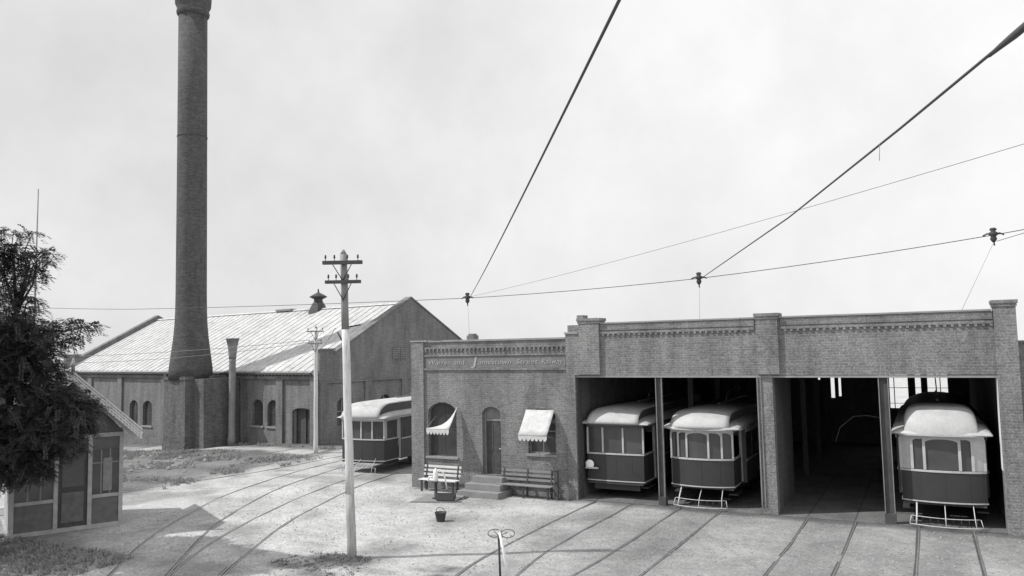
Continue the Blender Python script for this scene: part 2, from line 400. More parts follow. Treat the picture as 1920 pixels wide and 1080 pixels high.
for i in range(260):
    x = random.uniform(-46, -26.5); y = random.uniform(19, 30); r = random.choice((.03, .05, .08, .14)); z = gz(x, y)+.05
    if random.random() < .7: x, y = x*.5-.5*33+random.gauss(0, 1), y*.4+.6*24+random.gauss(0, .6); z = gz(x, y)+.05
    a = random.random()*6; pts = [(x+r*math.cos(a+k*PI/2.5)*random.uniform(.6, 1.4), y+r*.7*math.sin(a+k*PI/2.5)*random.uniform(.6, 1.4), z) for k in range(5)]
    pts.append((x, y, z+r*.8)); mb.add(pts, [(k, (k+1) % 5, 5) for k in range(5)])
tag(mb.build('rubble', M['stone']), 'pale broken stones lying in the rough ground before the power house', 'rubble', kind='stuff')
track('tram track leading into the first depot bay beside the office', [(-8.2, 8.6), (-8.75, 11.5), (-9.3, 14.2), (-9.62, 16.2), (-9.72, 19.2), (-9.72, 23.4), (-9.72, 40)],
      [(-6.9, 8.8), (-7.5, 12), (-8.1, 14.8), (-8.45, 17.2), (-8.52, 19.6), (-8.48, 23.1), (-8.48, 40)])
track('tram track leading into the second depot bay under the curved-front tram', [(-7.6, 8.6), (-7.3, 12.6), (-7.1, 15.7), (-6.97, 18.5), (-6.93, 22.9), (-6.93, 40)],
      [(-6.0, 8.6), (-5.85, 13), (-5.75, 16.4), (-5.7, 20.1), (-5.69, 23.3), (-5.69, 40)])
track('tram track leading into the empty third depot bay', [(-3.6, 8), (-3.4, 15), (-3.28, 19), (-3.22, 23), (-3.22, 40)], [(-2.3, 8), (-2.1, 15), (-2.0, 19), (-1.97, 23), (-1.97, 40)])
track('tram track leading into the fourth depot bay at the corner pier', [(-.44, 8), (-.44, 18.7), (-.42, 23), (-.42, 40)], [(.86, 8), (.86, 18.7), (.85, 23), (.85, 40)])

# ------------------------------------------------------------------ tram depot with office
F = 23.85
dep = empty('depot_building', (0, 0, 0), 0, 'long flat brick tram depot with four open bays and a low office front', 'building')
BR = M['brick_depot']
mb = MB(); holed_wall(mb, -10.60, 1.86, -0.1, 5.74, [(-10.33, -7.62, -0.1, 4.06), (-7.41, -4.5, -.1, 4.06), (-4.05, -1.23, -.1, 4.07), (-0.97, 1.62, -.1, 4.08), (-7.62, -7.41, -.1, 4.06), (-1.23, -.97, -.1, 4.06)], F, F+.38)
o = mb.build('front_wall', BR, dep); weld(o)
# shadow-line course of the parapet
mb = MB()
mb.box(-9.42, -4.5, F-.045, F-.001, 5.42, 5.50); mb.box(-3.75, 1.58, F-.045, F-.001, 5.42, 5.50)
mb.box(-9.42, -4.5, F-.03, F-.001, 5.54, 5.742); mb.box(-3.75, 1.58, F-.03, F-.001, 5.54, 5.742)
for k in range(62):
    x = -9.35+k*0.178
    if x < -4.6 or x > -3.7: mb.box(x, x+.07, F-.045, F-.002, 5.35, 5.418)
mb.build('string_course', BR, dep)
mb = MB(); mb.box(-9.42, -4.46, F-.06, F+.42, 5.745, 5.80); mb.box(-3.80, 1.56, F-.06, F+.42, 5.745, 5.80)
mb.build('coping', M['coping'], dep, .008)
def pier(x0, x1, z1, zb=4.1, cap=True, proud=.11):
    mb = MB(); mb.box(x0, x1, F-proud, F+.42, zb, z1-.09)
    if cap: mb.box(x0-.05, x1+.05, F-proud-.05, F+.47, z1-.09, z1); mb.box(x0-.025, x1+.025, F-proud-.025, F+.445, z1-.17, z1-.09)
    return mb.build('pier', BR, dep)
pier(-10.16, -9.44, 5.95); pier(-4.44, -3.82, 5.90); pier(1.60, 2.10, 6.02, -0.1)
mb = MB(); mb.box(-10.20, -9.98, F-.12, F+.3, 5.952, 6.06); mb.build('chimney_stub', BR, dep)
mb = MB(); mb.box(2.10, 6.0, F+.1, F+.48, -.1, 4.9); mb.box(2.09, 6.03, F+.06, F+.52, 4.9, 4.96); mb.build('side_wall', BR, dep)
# steel lintel beam
mb = MB(); mb.box(-10.34, 1.63, F-.02, F+.34, 4.0, 4.058); mb.build('lintel', M['coping'], dep)
# interior
mb = MB()
mb.box(-10.62, -10.36, F+.383, 42, -.1, 4.9); mb.box(1.66, 1.9, F+.43, 42, -.1, 4.9)
mb.box(-4.44, -4.08, F+.423, 27.4, -.1, 4.85)
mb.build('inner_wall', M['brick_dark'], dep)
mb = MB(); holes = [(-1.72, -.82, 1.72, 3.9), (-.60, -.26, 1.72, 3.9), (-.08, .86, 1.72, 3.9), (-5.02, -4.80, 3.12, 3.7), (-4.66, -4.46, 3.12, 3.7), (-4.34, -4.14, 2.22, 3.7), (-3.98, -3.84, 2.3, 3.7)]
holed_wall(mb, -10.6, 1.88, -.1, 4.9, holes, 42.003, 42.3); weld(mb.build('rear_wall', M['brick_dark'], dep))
for h in holes[:3]:
    f = MB(); f.box(h[0], h[0]+.05, 42.1, 42.16, h[2], h[3]); f.box(h[1]-.05, h[1], 42.1, 42.16, h[2], h[3])
    f.box(h[0]+.05, h[1]-.05, 42.1, 42.16, h[2], h[2]+.05)
    if h[1]-h[0] > .5: c = h[0]+(h[1]-h[0])*(.28 if h[0] < -1 else .62); f.box(c-.02, c+.02, 42.1, 42.15, h[2]+.05, h[3])
    for z in (2.0, 2.75, 3.4): f.box(h[0]+.05, h[1]-.05, 42.11, 42.14, z-.012, z+.012)
    f.build('window_frame', M['timber'], dep)
mb = MB(); mb.box(-10.55, 1.84, F+.43, 42.3, 4.92, 5.05); mb.build('roof', M['roof_tar'], dep)
mb = MB()
for y in (27.5, 31.5, 35.5, 39):
    mb.box(-10.34, 1.64, y, y+.2, 4.45, 4.9)
    for x in (-7.5, -4.25): mb.box(x-.09, x+.09, y+.01, y+.19, 0, 4.45)
mb.build('roof_beam', M['timber_dark'], dep)
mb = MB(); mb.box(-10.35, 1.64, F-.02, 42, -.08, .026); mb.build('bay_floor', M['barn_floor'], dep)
# posts between the bays with pale channel guides
for (a, c, zt) in ((-7.62, -7.41, 3.995), (-1.23, -.97, 3.995)):
    mb = MB(); mb.box(a+.03, c-.03, F+.06, F+.18, 0.02, zt); p = mb.build('bay_post', M['timber_dark'], dep)
    for x in (a, c-.024):
        g = MB(); g.box(x, x+.024, F-.005, F+.08, 0.3, zt); g.build('door_guide', M['greyiron'], p)
    g = MB(); g.box(a-.01, c+.01, F-.01, F+.22, 0.0, .3); g.build('post_footing', M['timber_dark'], p)
mb = MB(); mb.box(-4.5, -4.465, F-.035, F-.002, 0.25, 3.995); mb.box(-4.40, -4.37, F-.035, F-.002, 0.25, 3.995); mb.build('door_guide', M['greyiron'], dep)
mb = MB(); mb.box(1.585, 1.598, F+.0, F+.40, 1.6, 4.0); mb.build('jamb_strip', M['white'], dep)  # sunlit part of the jamb, put in as a white strip
mb = MB(); mb.box(-10.325, -10.29, F+.02, F+.36, 0.0, 3.995); mb.build('jamb_strip', M['timber_dark'], dep)
# suspended cable loop and odd fittings in the empty bay
mb = MB(); mb.tube([(-1.3, 26, 2.7), (-1.7, 26.2, 2.75), (-2.1, 26.3, 2.7), (-2.5, 26.3, 2.35), (-2.65, 26.3, 1.9)], .006, 6); mb.build('hanging_cable', M['timber'], dep)

# office
mb = MB(); oh = [(-16.28, -15.05, 1.15, 3.1), (-13.98, -13.24, .62, 2.98), (-12.17, -11.13, 1.42, 2.95)]
holed_wall(mb, -16.97, -10.602, -.1, 5.28, oh, F+.004, F+.36); o = mb.build('office_front_wall', BR, dep); weld(o)
for h_ in oh: mb = MB(); spandrel(mb, h_[0], h_[1], 2.70, h_[3], F+.004, F+.3); mb.build('arch_brickwork', BR, dep)
mb = MB(); mb.box(-16.97, -16.62, F+.363, 33, -.1, 5.1); mb.box(-16.6, -10.63, 32.7, 33, -.1, 5.1); mb.build('office_side_wall', BR, dep)
mb = MB(); mb.box(-16.6, -10.63, F+.363, 32.69, 4.85, 5.0); mb.build('office_roof', M['roof_tar'], dep)
mb = MB(); mb.box(-16.97, -16.42, F-.07, F+.002, -.1, 5.3); mb.build('pier', BR, dep)
mb = MB(); mb.prism([(-10.66, -.1), (-10.34, -.1), (-10.34, 4.08), (-10.165, 4.08), (-10.165, 5.44), (-10.66, 5.44)], F-.07, F+.002); mb.build('pier', BR, dep)
mb = MB(); mb.box(-16.985, -16.25, F-.10, F+.4, 5.302, 5.36); mb.box(-15.62, -10.68, F-.05, F+.4, 5.283, 5.35); mb.box(-16.2, -15.64, F-.05, F+.4, 5.283, 5.33)
mb.box(-10.69, -10.19, F-.11, F+.4, 5.442, 5.51); mb.build('coping', M['coping'], dep, .006)
mb = MB()
for k in range(33): mb.box(-16.36+k*.172, -16.29+k*.172, F-.045, F+.002, 4.94, 5.03)
mb.box(-16.40, -10.68, F-.045, F+.002, 5.032, 5.10)
mb.build('string_course', BR, dep)
# lettered band (painted in the recessed panel)
mb = MB(); mb.box(-16.38, -10.70, F-.012, F+.002, 4.33, 4.76); sp = mb.build('sign_panel', M['sign_field'], dep)
mb = MB(); mb.box(-16.41, -10.67, F-.05, F-.002, 4.26, 4.328); mb.box(-16.41, -10.67, F-.05, F-.002, 4.762, 4.81); mb.build('panel_moulding', BR, dep)
def text_mesh(words, name, m, parent, y, th=.012):
    for (t, x0, x1, zc, h, shear) in words:
        mb = MB()
        cu = bpy.data.curves.new('t', 'FONT'); cu.body = t; cu.size = 1; cu.shear = shear; cu.extrude = .5; cu.resolution_u = 3
        ob = bpy.data.objects.new('t', cu); me = bpy.data.meshes.new_from_object(ob)
        xs = [v.co.x for v in me.vertices]; k = (x1-x0)/(max(xs)-min(xs)); mn = min(xs)
        vv = [(x0+(v.co.x-mn)*k, y+v.co.z*th, zc+v.co.y*h) for v in me.vertices]
        mb.add(vv, [tuple(p.vertices) for p in me.polygons])
        bpy.data.objects.remove(ob); bpy.data.curves.remove(cu); bpy.data.meshes.remove(me)
        mb.build(name, m, parent)
text_mesh([('Warren', -16.22, -15.25, 4.46, .24, .12), ('and', -15.12, -14.66, 4.46, .24, .12), ('J', -14.42, -14.14, 4.42, .44, .12), ('amestown', -14.08, -12.76, 4.46, .25, .2),
           ('Street', -12.56, -11.72, 4.47, .24, .12), ('Railway', -11.58, -10.80, 4.47, .24, .12)], 'lettering', M['letter'], sp, F-.02)
text_mesh([('~', -13.4, -12.95, 4.24, .3, 0)], 'flourish', M['letter'], sp, F-.02)
# office windows, door, sills
def sash(parent, x0, x1, z0, z1, y, name='window', m=M['timber'], bars=1, t=.05):
    f = MB(); f.box(x0, x0+t, y, y+.05, z0, z1); f.box(x1-t, x1, y, y+.05, z0, z1); f.box(x0+t, x1-t, y, y+.05, z0, z0+t); f.box(x0+t, x1-t, y, y+.05, z1-t, z1)
    zm = (z0+z1)/2; f.box(x0+t, x1-t, y+.003, y+.04, zm-.02, zm+.02)
    for k in range(bars): c = x0+(x1-x0)*(k+1)/(bars+1); f.box(c-.014, c+.014, y+.006, y+.036, z0+t, z1-t)
    fr = f.build(name, m, parent); g = MB(); g.box(x0+t*.5, x1-t*.5, y+.02, y+.026, z0+t*.5, z1-t*.5); g.build('pane', M['glass'], fr); return fr
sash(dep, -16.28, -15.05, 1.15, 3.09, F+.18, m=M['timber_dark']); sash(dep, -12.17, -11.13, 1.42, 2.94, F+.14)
mb = MB(); mb.box(-16.36, -14.97, F-.06, F+.17, 1.07, 1.148); mb.build('window_sill', M['coping'], dep, .006)
mb = MB(); mb.box(-12.25, -11.05, F-.07, F+.13, 1.335, 1.418); mb.build('window_sill', M['stone'], dep, .006)
f = MB(); f.box(-13.98, -13.92, F+.17, F+.24, .62, 2.975); f.box(-13.30, -13.24, F+.17, F+.24, .62, 2.975); f.box(-13.92, -13.30, F+.17, F+.24, 2.46, 2.53); fr = f.build('door_frame', M['timber'], dep)
d = MB(); d.box(-13.919, -13.301, F+.19, F+.23, .63, 2.458)
for (z0, z1) in ((.75, 1.3), (1.42, 2.36)):
    for (x0, x1) in ((-13.86, -13.64), (-13.58, -13.36)): d.box(x0, x1, F+.180, F+.19, z0, z1)
dr = d.build('door', M['timber_dark'], dep); h = MB(); h.lathe([(.012, 0), (.028, .01), (.028, .035), (.01, .045)], n=10); hh = h.build('handle', M['lightiron'], dr); hh.rotation_euler = (PI/2, 0, 0); hh.location = (-13.36, F+.19, 1.5)
g = MB(); g.box(-13.92, -13.30, F+.2, F+.206, 2.53, 2.97); g.box(-13.63, -13.59, F+.19, F+.212, 2.53, 2.97); g.build('fanlight', M['greyiron'], dep)
# door lamp bracket above the door
st = empty('door_steps', (-13.6, F, 0), 0, 'worn stone steps up to the office door', 'steps')
for k, (d0, zt, w) in enumerate(((1.05, .2, .80), (.72, .4, .70), (.40, .60, .60))):
    q = MB(); q.box(-w, w, -d0, -.075, -.05 if k == 0 else [0, .2, .4][k]+.001, zt); q.build('step', M['stone'], st, .01)
# awnings
a = MB(); x0, x1 = -12.20, -11.14
top, bot, out = 2.90, 2.12, .62
def awn(mb, xa, xb, top, bot, out, xo=0, n=8):
    vs = []; fs = []
    for i in range(n+1):
        t = i/n; x = xa+(xb-xa)*t
        for j in range(5):
            s = j/4; vs.append((x+xo*s, F-.05-out*s, top-(top-bot)*s-.035*math.sin(PI*s)+.012*math.sin(i*2.3+j)*math.sin(PI*s)-.018*math.sin(PI*i/n)*s))
    for i in range(n):
        for j in range(4): fs.append((i*5+j, i*5+j+1, (i+1)*5+j+1, (i+1)*5+j))
    mb.add(vs, fs, True)
def valance(mb, xa, xb, z, y, drop, n):
    for k in range(n):
        a0 = xa+(xb-xa)*k/n; a1 = xa+(xb-xa)*(k+1)/n
        mb.prism([(a0, z), (a1, z), (a1, z-drop*.55), ((a0*.25+a1*.75), z-drop*.9), ((a0+a1)/2, z-drop), ((a0*.75+a1*.25), z-drop*.9), (a0, z-drop*.55)], y, y+.008)
awn(a, x0, x1, top, bot, out)
A = a.build('awning', M['awning'], dep); s_ = A.modifiers.new('solid', 'SOLIDIFY'); s_.thickness = .01
v = MB(); valance(v, x0, x1, bot+.0, F-.05-out-.006, .2, 7)
for (xe, e) in ((x0, 0), (x1, 0)): v.prism([(F-.05, top-.02), (F-.05-out, bot-.02), (F-.05-out, bot-.15), (F-.05, bot-.05)], xe-.004, xe+.004, 'x') if False else None
v.build('valance', M['awning'], A)
r = MB()
for xe in (x0+.01, x1-.01): r.tube([(xe, F-.02, bot-.18), (xe, F-.05-out, bot-.01)], .01, 6)
r.tube([(x0, F-.05-out, bot-.012), (x1, F-.05-out, bot-.012)], .012, 6); r.build('awning_rod', M['greyiron'], A)
# left awning: cut to the triangle of its sunlit part, shaded part left out
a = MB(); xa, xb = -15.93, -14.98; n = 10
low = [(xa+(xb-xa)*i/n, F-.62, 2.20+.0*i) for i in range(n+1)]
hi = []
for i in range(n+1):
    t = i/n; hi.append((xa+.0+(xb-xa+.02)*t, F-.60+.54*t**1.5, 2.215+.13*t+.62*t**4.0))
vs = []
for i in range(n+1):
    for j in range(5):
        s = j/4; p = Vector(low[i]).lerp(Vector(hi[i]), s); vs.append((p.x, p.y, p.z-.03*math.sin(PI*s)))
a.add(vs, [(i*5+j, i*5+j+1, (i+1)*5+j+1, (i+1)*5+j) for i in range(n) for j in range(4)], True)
A = a.build('awning', M['awning'], dep); s_ = A.modifiers.new('solid', 'SOLIDIFY'); s_.thickness = .01; A['label'] = 'white left awning shaped to its sunlit triangle, without the shaded upper part'
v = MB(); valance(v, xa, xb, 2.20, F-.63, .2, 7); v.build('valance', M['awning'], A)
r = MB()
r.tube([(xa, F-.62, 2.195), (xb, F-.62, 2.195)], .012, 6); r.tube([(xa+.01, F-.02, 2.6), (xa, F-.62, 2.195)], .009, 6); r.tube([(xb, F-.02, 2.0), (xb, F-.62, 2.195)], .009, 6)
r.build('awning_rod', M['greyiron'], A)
# anchor on the office parapet
mb = MB(); mb.box(-14.6, -14.28, F+.05, F+.35, 5.351, 5.50); mb.box(-14.55, -14.33, F+.08, F+.32, 5.50, 5.56); mb.build('anchor_block', BR, dep)

# ------------------------------------------------------------------ power house
RZ = math.radians(-7.6086)
ph = empty('power_house', (-28.99, 32.16, 0), RZ, 'gabled brick power house with a pale sheet roof behind the chimney', 'building')
PB = M['brick_power']; Lh = 29.1; EV = 4.0; RG = 7.90; HW = 7.22
wins = [(-19.45, -18.35), (-17.75, -16.6), (-5.85, -4.85), (-4.45, -3.45)]
hl = [(a, c, .35, 2.0) for a, c in wins[:2]]+[(a, c, .85, 2.35) for a, c in wins[2:]]+[(-2.25, -.62, -.05, 1.98)]
mb = MB(); holed_wall(mb, -Lh, -.401, -1.6, EV, hl, 0, .4); weld(mb.build('long_wall', PB, ph))
for h in hl: mb = MB(); spandrel(mb, h[0], h[1], h[3]-(.42 if h[2] > 0 else .26), h[3], 0, .3); mb.build('arch_brickwork', PB, ph)
for s in (28.9, 24.8, 20.6, 15.1, 11.2, 7.0, 2.9+.35, .35):
    mb = MB(); mb.box(-s-.28, -s+.28, -.13, -.002, -1.6, 3.52); mb.build('pilaster', PB, ph)
mb = MB()
mb.box(-Lh+.01, -.01, -.135, -.002, 3.522, 3.70)
for k in range(96): mb.box(-Lh+.1+k*.302, -Lh+.24+k*.302, -.18, -.002, 3.702, 3.80)
mb.box(-Lh+.02, -.02, -.19, -.002, 3.802, 3.99)
mb.build('cornice', PB, ph)
mb = MB(); mb.box(-Lh+.03, -2.6, -.16, -.132, -1.6, -.35); mb.build('plinth', PB, ph)
for h in hl[:4]:
    sash(ph, h[0], h[1], h[2], h[3]-.01, .16, m=M['timber_dark'], bars=1, t=.06)
    q = MB(); q.box(h[0]-.08, h[1]+.08, -.08, .15, h[2]-.1, h[2]-.002); q.build('window_sill', M['stone'] if h[0] == -4.45 else M['coping'], ph)
q = MB(); q.prism([(-2.25, -.05), (-2.17, -.05), (-2.17, 1.89), (-.70, 1.89), (-.70, -.05), (-.62, -.05), (-.62, 1.97), (-2.25, 1.97)], .15, .25); q.build('door_frame', M['timber'], ph)
q = MB(); q.box(-2.16, -1.45, .30, .34, -.05, 1.9); dd = q.build('door', M['timber_dark'], ph)
q = MB(); q.box(-2.16, -.71, .36, .38, -.1, 1.95); q.build('dark_doorway', M['iron'], ph)
# gables
def gable(x0, x1, holes, knee=True):
    sl = (RG-EV)/HW; up = .36
    mb = MB(); holed_wall(mb, 0.0, 2*HW, -1.6, 3.4, holes, x0, x1, 'y'); 
    o = mb.build('gable_wall', PB, ph); weld(o)
    mb = MB(); mb.prism([(0, 3.402), (2*HW, 3.402), (2*HW, 5.1), (2*HW-1.0, 5.1), (2*HW-1.0, EV+1.0*sl+up), (HW, RG+up), (1.0, EV+1.0*sl+up), (1.0, 5.1), (0, 5.1)], x0, x1, 'x')
    return mb.build('gable_head', PB, ph)
gable(-.40, 0, [(1.25, 2.15, .95, 2.45), (4.5, 5.4, .95, 2.45)])
gable(-Lh, -Lh+.42, [])
sl = (RG-EV)/HW
for x0, x1 in ((-.46, .06), (-Lh-.05, -Lh+.47)):
    c = MB()
    c.prism([(1.0, EV+sl+.362), (HW, RG+.362), (HW, RG+.44), (1.0, EV+sl+.44)], x0, x1, 'x'); c.prism([(2*HW-1.0, EV+sl+.362), (HW, RG+.362), (HW, RG+.44), (2*HW-1.0, EV+sl+.44)], x0, x1, 'x')
    c.box(x0, x1, -.08, 1.08, 5.102, 5.2); c.box(x0, x1, 2*HW-1.08, 2*HW+.08, 5.102, 5.2); c.build('coping', PB, ph)
mb = MB(); mb.box(-.01, .09, -.02, 2*HW, 3.30, 3.39)
for y in (.02, 3.3, 6.3, 9.3, 12.3): mb.box(.002, .085, y, y+.5, -.4, 3.298)
for y in (5.60, 6.30): mb.box(.002, .03, y-.04, y+.50, 4.46, 4.50)
mb.build('string_course', PB, ph)
for (y0, y1, z0, z1) in ((1.25, 2.15, .95, 2.45), (4.5, 5.4, .95, 2.45)):
    g = MB(); g.box(-.2, -.19, y0, y1, z0, z1); w = g.build('window', M['glass'], ph); f = MB(); f.box(-.18, -.14, (y0+y1)/2-.03, (y0+y1)/2+.03, z0, z1); f.box(-.18, -.14, y0, y1, (z0+z1)/2-.03, (z0+z1)/2+.03); f.build('window_bar', M['timber'], w)
    s_ = MB(); spandrel(s_, y0, y1, z1-.4, z1, -.4, 0, 'y'); s_.build('arch_brickwork', PB, ph)
for (y0, y1) in ((5.55, 6.05), (6.25, 6.68)):
    g = MB(); g.box(-.01, .012, y0, y1, 4.52, 5.22); f = g.build('vent_window', M['glass'], ph)
    g = MB()
    for k in range(6): g.box(.012, .03, y0+.02, y1-.02, 4.56+k*.11, 4.60+k*.11)
    g.build('louvre', M['timber'], f)
# rear wall and roof
mb = MB(); mb.box(-Lh+.43, -.41, 2*HW-.4, 2*HW, -1.6, EV); mb.build('rear_wall', PB, ph)
def roof_slab(s):
    y0, z0 = (-.22, EV-.10) if s else (2*HW+.22, EV-.10)
    mb = MB(); n = 44; w = (Lh-.84)/n
    for k in range(n):
        xa = -Lh+.43+k*w; 
        mb.prism([(y0, z0), (HW, RG), (HW, RG+.05), (y0, z0+.05)], xa+.0, xa+w-.03, 'x')
        mb.prism([(y0, z0+.0), (HW, RG), (HW, RG+.085), (y0, z0+.085)], xa+w-.03, xa+w, 'x')
    return mb.build('roof', M['metal_roof'], ph)
roof_slab(True); roof_slab(False)
mb = MB(); mb.prism([(HW-.18, RG+.02), (HW, RG+.13), (HW+.18, RG+.02)], -Lh+.43, -.41, 'x'); mb.build('ridge_cap', M['metal_roof'], ph)
mb = MB(); mb.box(-Lh+.43, -.41, -.34, -.23, EV-.2, EV-.09); mb.build('gutter', M['roof_tar'], ph)
# roof hatch
mb = MB(); mb.box(-12.9, -11.2, HW-.25, HW+.25, RG+.05, RG+.19); mb.build('ridge_hatch', M['greyiron'], ph)
# ventilator
vt = MB(); cx = -8.6
vt.lathe([(.75, RG-.35), (.56, RG+.1), (.40, RG+.42), (.30, RG+.55), (.29, RG+.72), (.34, RG+.74), (.55, RG+.84), (.60, RG+.90), (.40, RG+1.02), (.16, RG+1.14), (.06, RG+1.20), (.05, RG+1.38), (.01, RG+1.45)], cx, HW, 8, False)
vt.build('ventilator', M['iron'], ph)
# down pipe at the chimney
mb = MB(); mb.tube([(-12.1, -.35, 3.8), (-12.1, -.5, 3.5), (-12.1, -.2, 3.1), (-12.1, -.2, -1.0)], .07, 8); mb.build('downpipe', M['lightiron'], ph)

# chimney --------------------------------------------------------------------------
def PH(s, off): 
    d = Vector((-math.cos(RZ), -math.sin(RZ), 0)); n = Vector((-math.sin(RZ), math.cos(RZ), 0)); return Vector((-28.99, 32.16, 0))+d*s+n*off
cp = PH(8.9, -2.0)
ch = empty('factory_chimney', (cp.x, cp.y, 0), RZ, 'tall dark round brick chimney with a flared foot in front of the power house', 'chimney'); ch.rotation_euler = (math.radians(.1), math.radians(-.5), RZ)
mb = MB()
prof = [(1.22, 3.6), (1.20, 4.2), (1.13, 4.75), (1.05, 5.35), (.97, 6.0), (.91, 6.7), (.875, 7.5), (.86, 8.5), (.845, 14), (.83, 20), (.815, 25.6)]
mb.lathe(prof, n=32); mb.build('shaft', M['brick_stack'], ch)
mb = MB(); mb.lathe([(.815, 25.45), (.93, 25.6), (.95, 25.75), (.90, 25.9), (.92, 26.0), (1.02, 26.2), (1.05, 26.6), (1.05, 27.1), (.95, 27.2), (.9, 27.9), (.6, 27.95)], n=32); mb.build('crown_moulding', M['brick_stack'], ch)
mb = MB(); mb.box(-1.08, 1.08, -1.02, 1.6, -1.5, 3.75); mb.box(-1.14, 1.14, -1.08, 1.62, -1.5, -.1); mb.box(-1.12, 1.12, -1.06, 1.62, 3.55, 3.72)
mb.build('pedestal', M['brick_base'], ch)
mb = MB(); mb.box(1.082, 2.1, -.5, 1.8, -1.5, 3.6); mb.build('flue_block', M['brick_base'], ch)
mb = MB(); mb.box(-1.30, -1.085, -.9, 1.0, -1.5, 3.9); mb.build('buttress', M['brick_stack'], ch)
mb = MB()
for z0, z1 in ((9.4, 9.44), (18, 18.04)): mb = MB(); mb.lathe([(.862, z0), (.862, z1)], n=32); mb.build('iron_band', M['brick_stack'], ch)
mb = MB(); ang = math.radians(192)
def cr(z):
    for (r0, z0), (r1, z1) in zip(prof, prof[1:]):
        if z0 <= z <= z1: return r0+(r1-r0)*(z-z0)/(z1-z0)
    return .82
pts = [((cr(z)+.12)*math.cos(ang), (cr(z)+.12)*math.sin(ang), z) for z in [4, 4.75, 5.35, 6, 6.7, 7.5, 8.5, 11, 14, 17, 20, 23, 26.9]]
mb.tube(pts, .016, 6); mb.tube([(p[0]+.03, p[1]-.22, p[2]) for p in pts], .016, 6)
z = 4.3
while z < 26.5: r = cr(z)+.12; mb.tube([(r*math.cos(ang), r*math.sin(ang), z), (r*math.cos(ang)+.03, r*math.sin(ang)-.22, z)], .011, 5); z += .4
z = 4.6
while z < 26.5: r = cr(z); mb.box(r*math.cos(ang)-.15, r*math.cos(ang)+.06, r*math.sin(ang)-.14, r*math.sin(ang)-.08, z, z+.05); z += 2.2
mb.build('iron_ladder', M['iron'], ch)

# iron stove stack
sp_ = PH(6.35, -1.0)
sk = empty('iron_stack', (sp_.x, sp_.y, -.3), RZ, 'slim iron smoke stack with a flared top beside the brick chimney', 'smokestack')
mb = MB(); mb.lathe([(.24, 0), (.24, .5), (.20, .55), (.19, 4.9), (.195, 5.0)], n=16); mb.build('pipe', M['greyiron'], sk)
mb = MB(); mb.lathe([(.20, 5.0), (.22, 5.2), (.27, 5.7), (.36, 6.13), (.40, 6.15), (.40, 6.2), (.3, 6.21)], n=16); mb.build('flared_top', M['greyiron'], sk)

# ------------------------------------------------------------------ utility poles
def utility_pole(x, y, h, r0, r1, arms, label, lean=(0, 0), rz=0, painted=True, group='utility poles'):
    e = empty('utility_pole', (x, y, gz(x, y)), rz, label, 'utility pole', group)
    def at_(z): return Vector((lean[0]*z/h, lean[1]*z/h, z))
    def seg(a, c, m, nm):
        mb = MB(); k = max(2, int((c-a)/.5)); zs = [a+(c-a)*i/k for i in range(k+1)]
        mb.tube([at_(z)+Vector((.006*math.sin(z*3+x), .006*math.cos(z*2.3), 0)) for z in zs], [r0+(r1-r0)*z/h for z in zs], 14); mb.build(nm, m, e)
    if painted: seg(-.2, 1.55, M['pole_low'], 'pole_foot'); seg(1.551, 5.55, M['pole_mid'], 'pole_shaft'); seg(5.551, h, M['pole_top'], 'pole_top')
    else: seg(-.2, h, M['pole_mid'], 'pole_shaft')
    tp = MB(); t = at_(h); tp.tube([t, t+Vector((0, 0, .12))], [r1, r1*.25], 12); tp.build('pole_cap', M['pole_top'], e)
    for (z, w, ins, th) in arms:
        c = at_(z); a = MB(); a.box(c.x-w, c.x+w, c.y-r1-.10, c.y-r1+.0, z-th, z+th); ar = a.build('crossarm', M['timber_dark'] if painted else M['pole_top'], e, .006)
        b = MB()
        for s in (-1, 1): b.tube([(c.x+s*w*.5, c.y-r1-.11, z-.03), (c.x, c.y-r1-.02, z-.45)], .012, 5)
        b.build('arm_brace', M['iron'], ar)
        for xi in ins:
            q = MB(); q.lathe([(.009, 0), (.009, .06), (.022, .06), (.028, .08), (.020, .11), (.024, .13), (.010, .15)], n=8)
            i_ = q.build('insulator', M['iron'], ar); i_.location = (c.x+xi, c.y-r1-.05, z+th)
    return e
cyaw = math.radians(28)
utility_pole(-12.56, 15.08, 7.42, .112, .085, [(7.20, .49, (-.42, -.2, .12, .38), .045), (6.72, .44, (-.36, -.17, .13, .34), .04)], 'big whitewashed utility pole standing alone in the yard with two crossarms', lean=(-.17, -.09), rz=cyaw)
utility_pole(-27.01, 29.71, 6.2, .11, .085, [(6.05, .42, (-.36, .36), .03), (5.45, .36, (-.3, .3), .03)], 'smaller pale utility pole in front of the power house corner', rz=cyaw, painted=False)
# bracket knot on the big pole
mb = MB(); mb.tube([(-12.66, 15.0, 5.6), (-12.3, 15.12, 5.66)], .02, 6); mb.tube([(-12.85, 14.9, 5.5), (-12.72, 14.95, 5.25)], .02, 6)
o = mb.build('bracket', M['iron'], None); 
po = [q for q in bpy.data.objects if q.name == 'utility_pole'][0]
o.parent = po; o.matrix_parent_inverse = (Matrix.Translation(po.location) @ Matrix.Rotation(cyaw, 4, 'Z')).inverted()
# thin mast behind the kiosk
ms = MB(); ms.tube([(0, 0, -.1), (0, 0, 6), (0.02, 0, 11.4)], [.05, .04, .02], 8)
o = tag(ms.build('flag_mast', M['greyiron']), 'thin bare mast rising behind the dark tree', 'mast'); o.location = (-29.5, 17.2, 0)

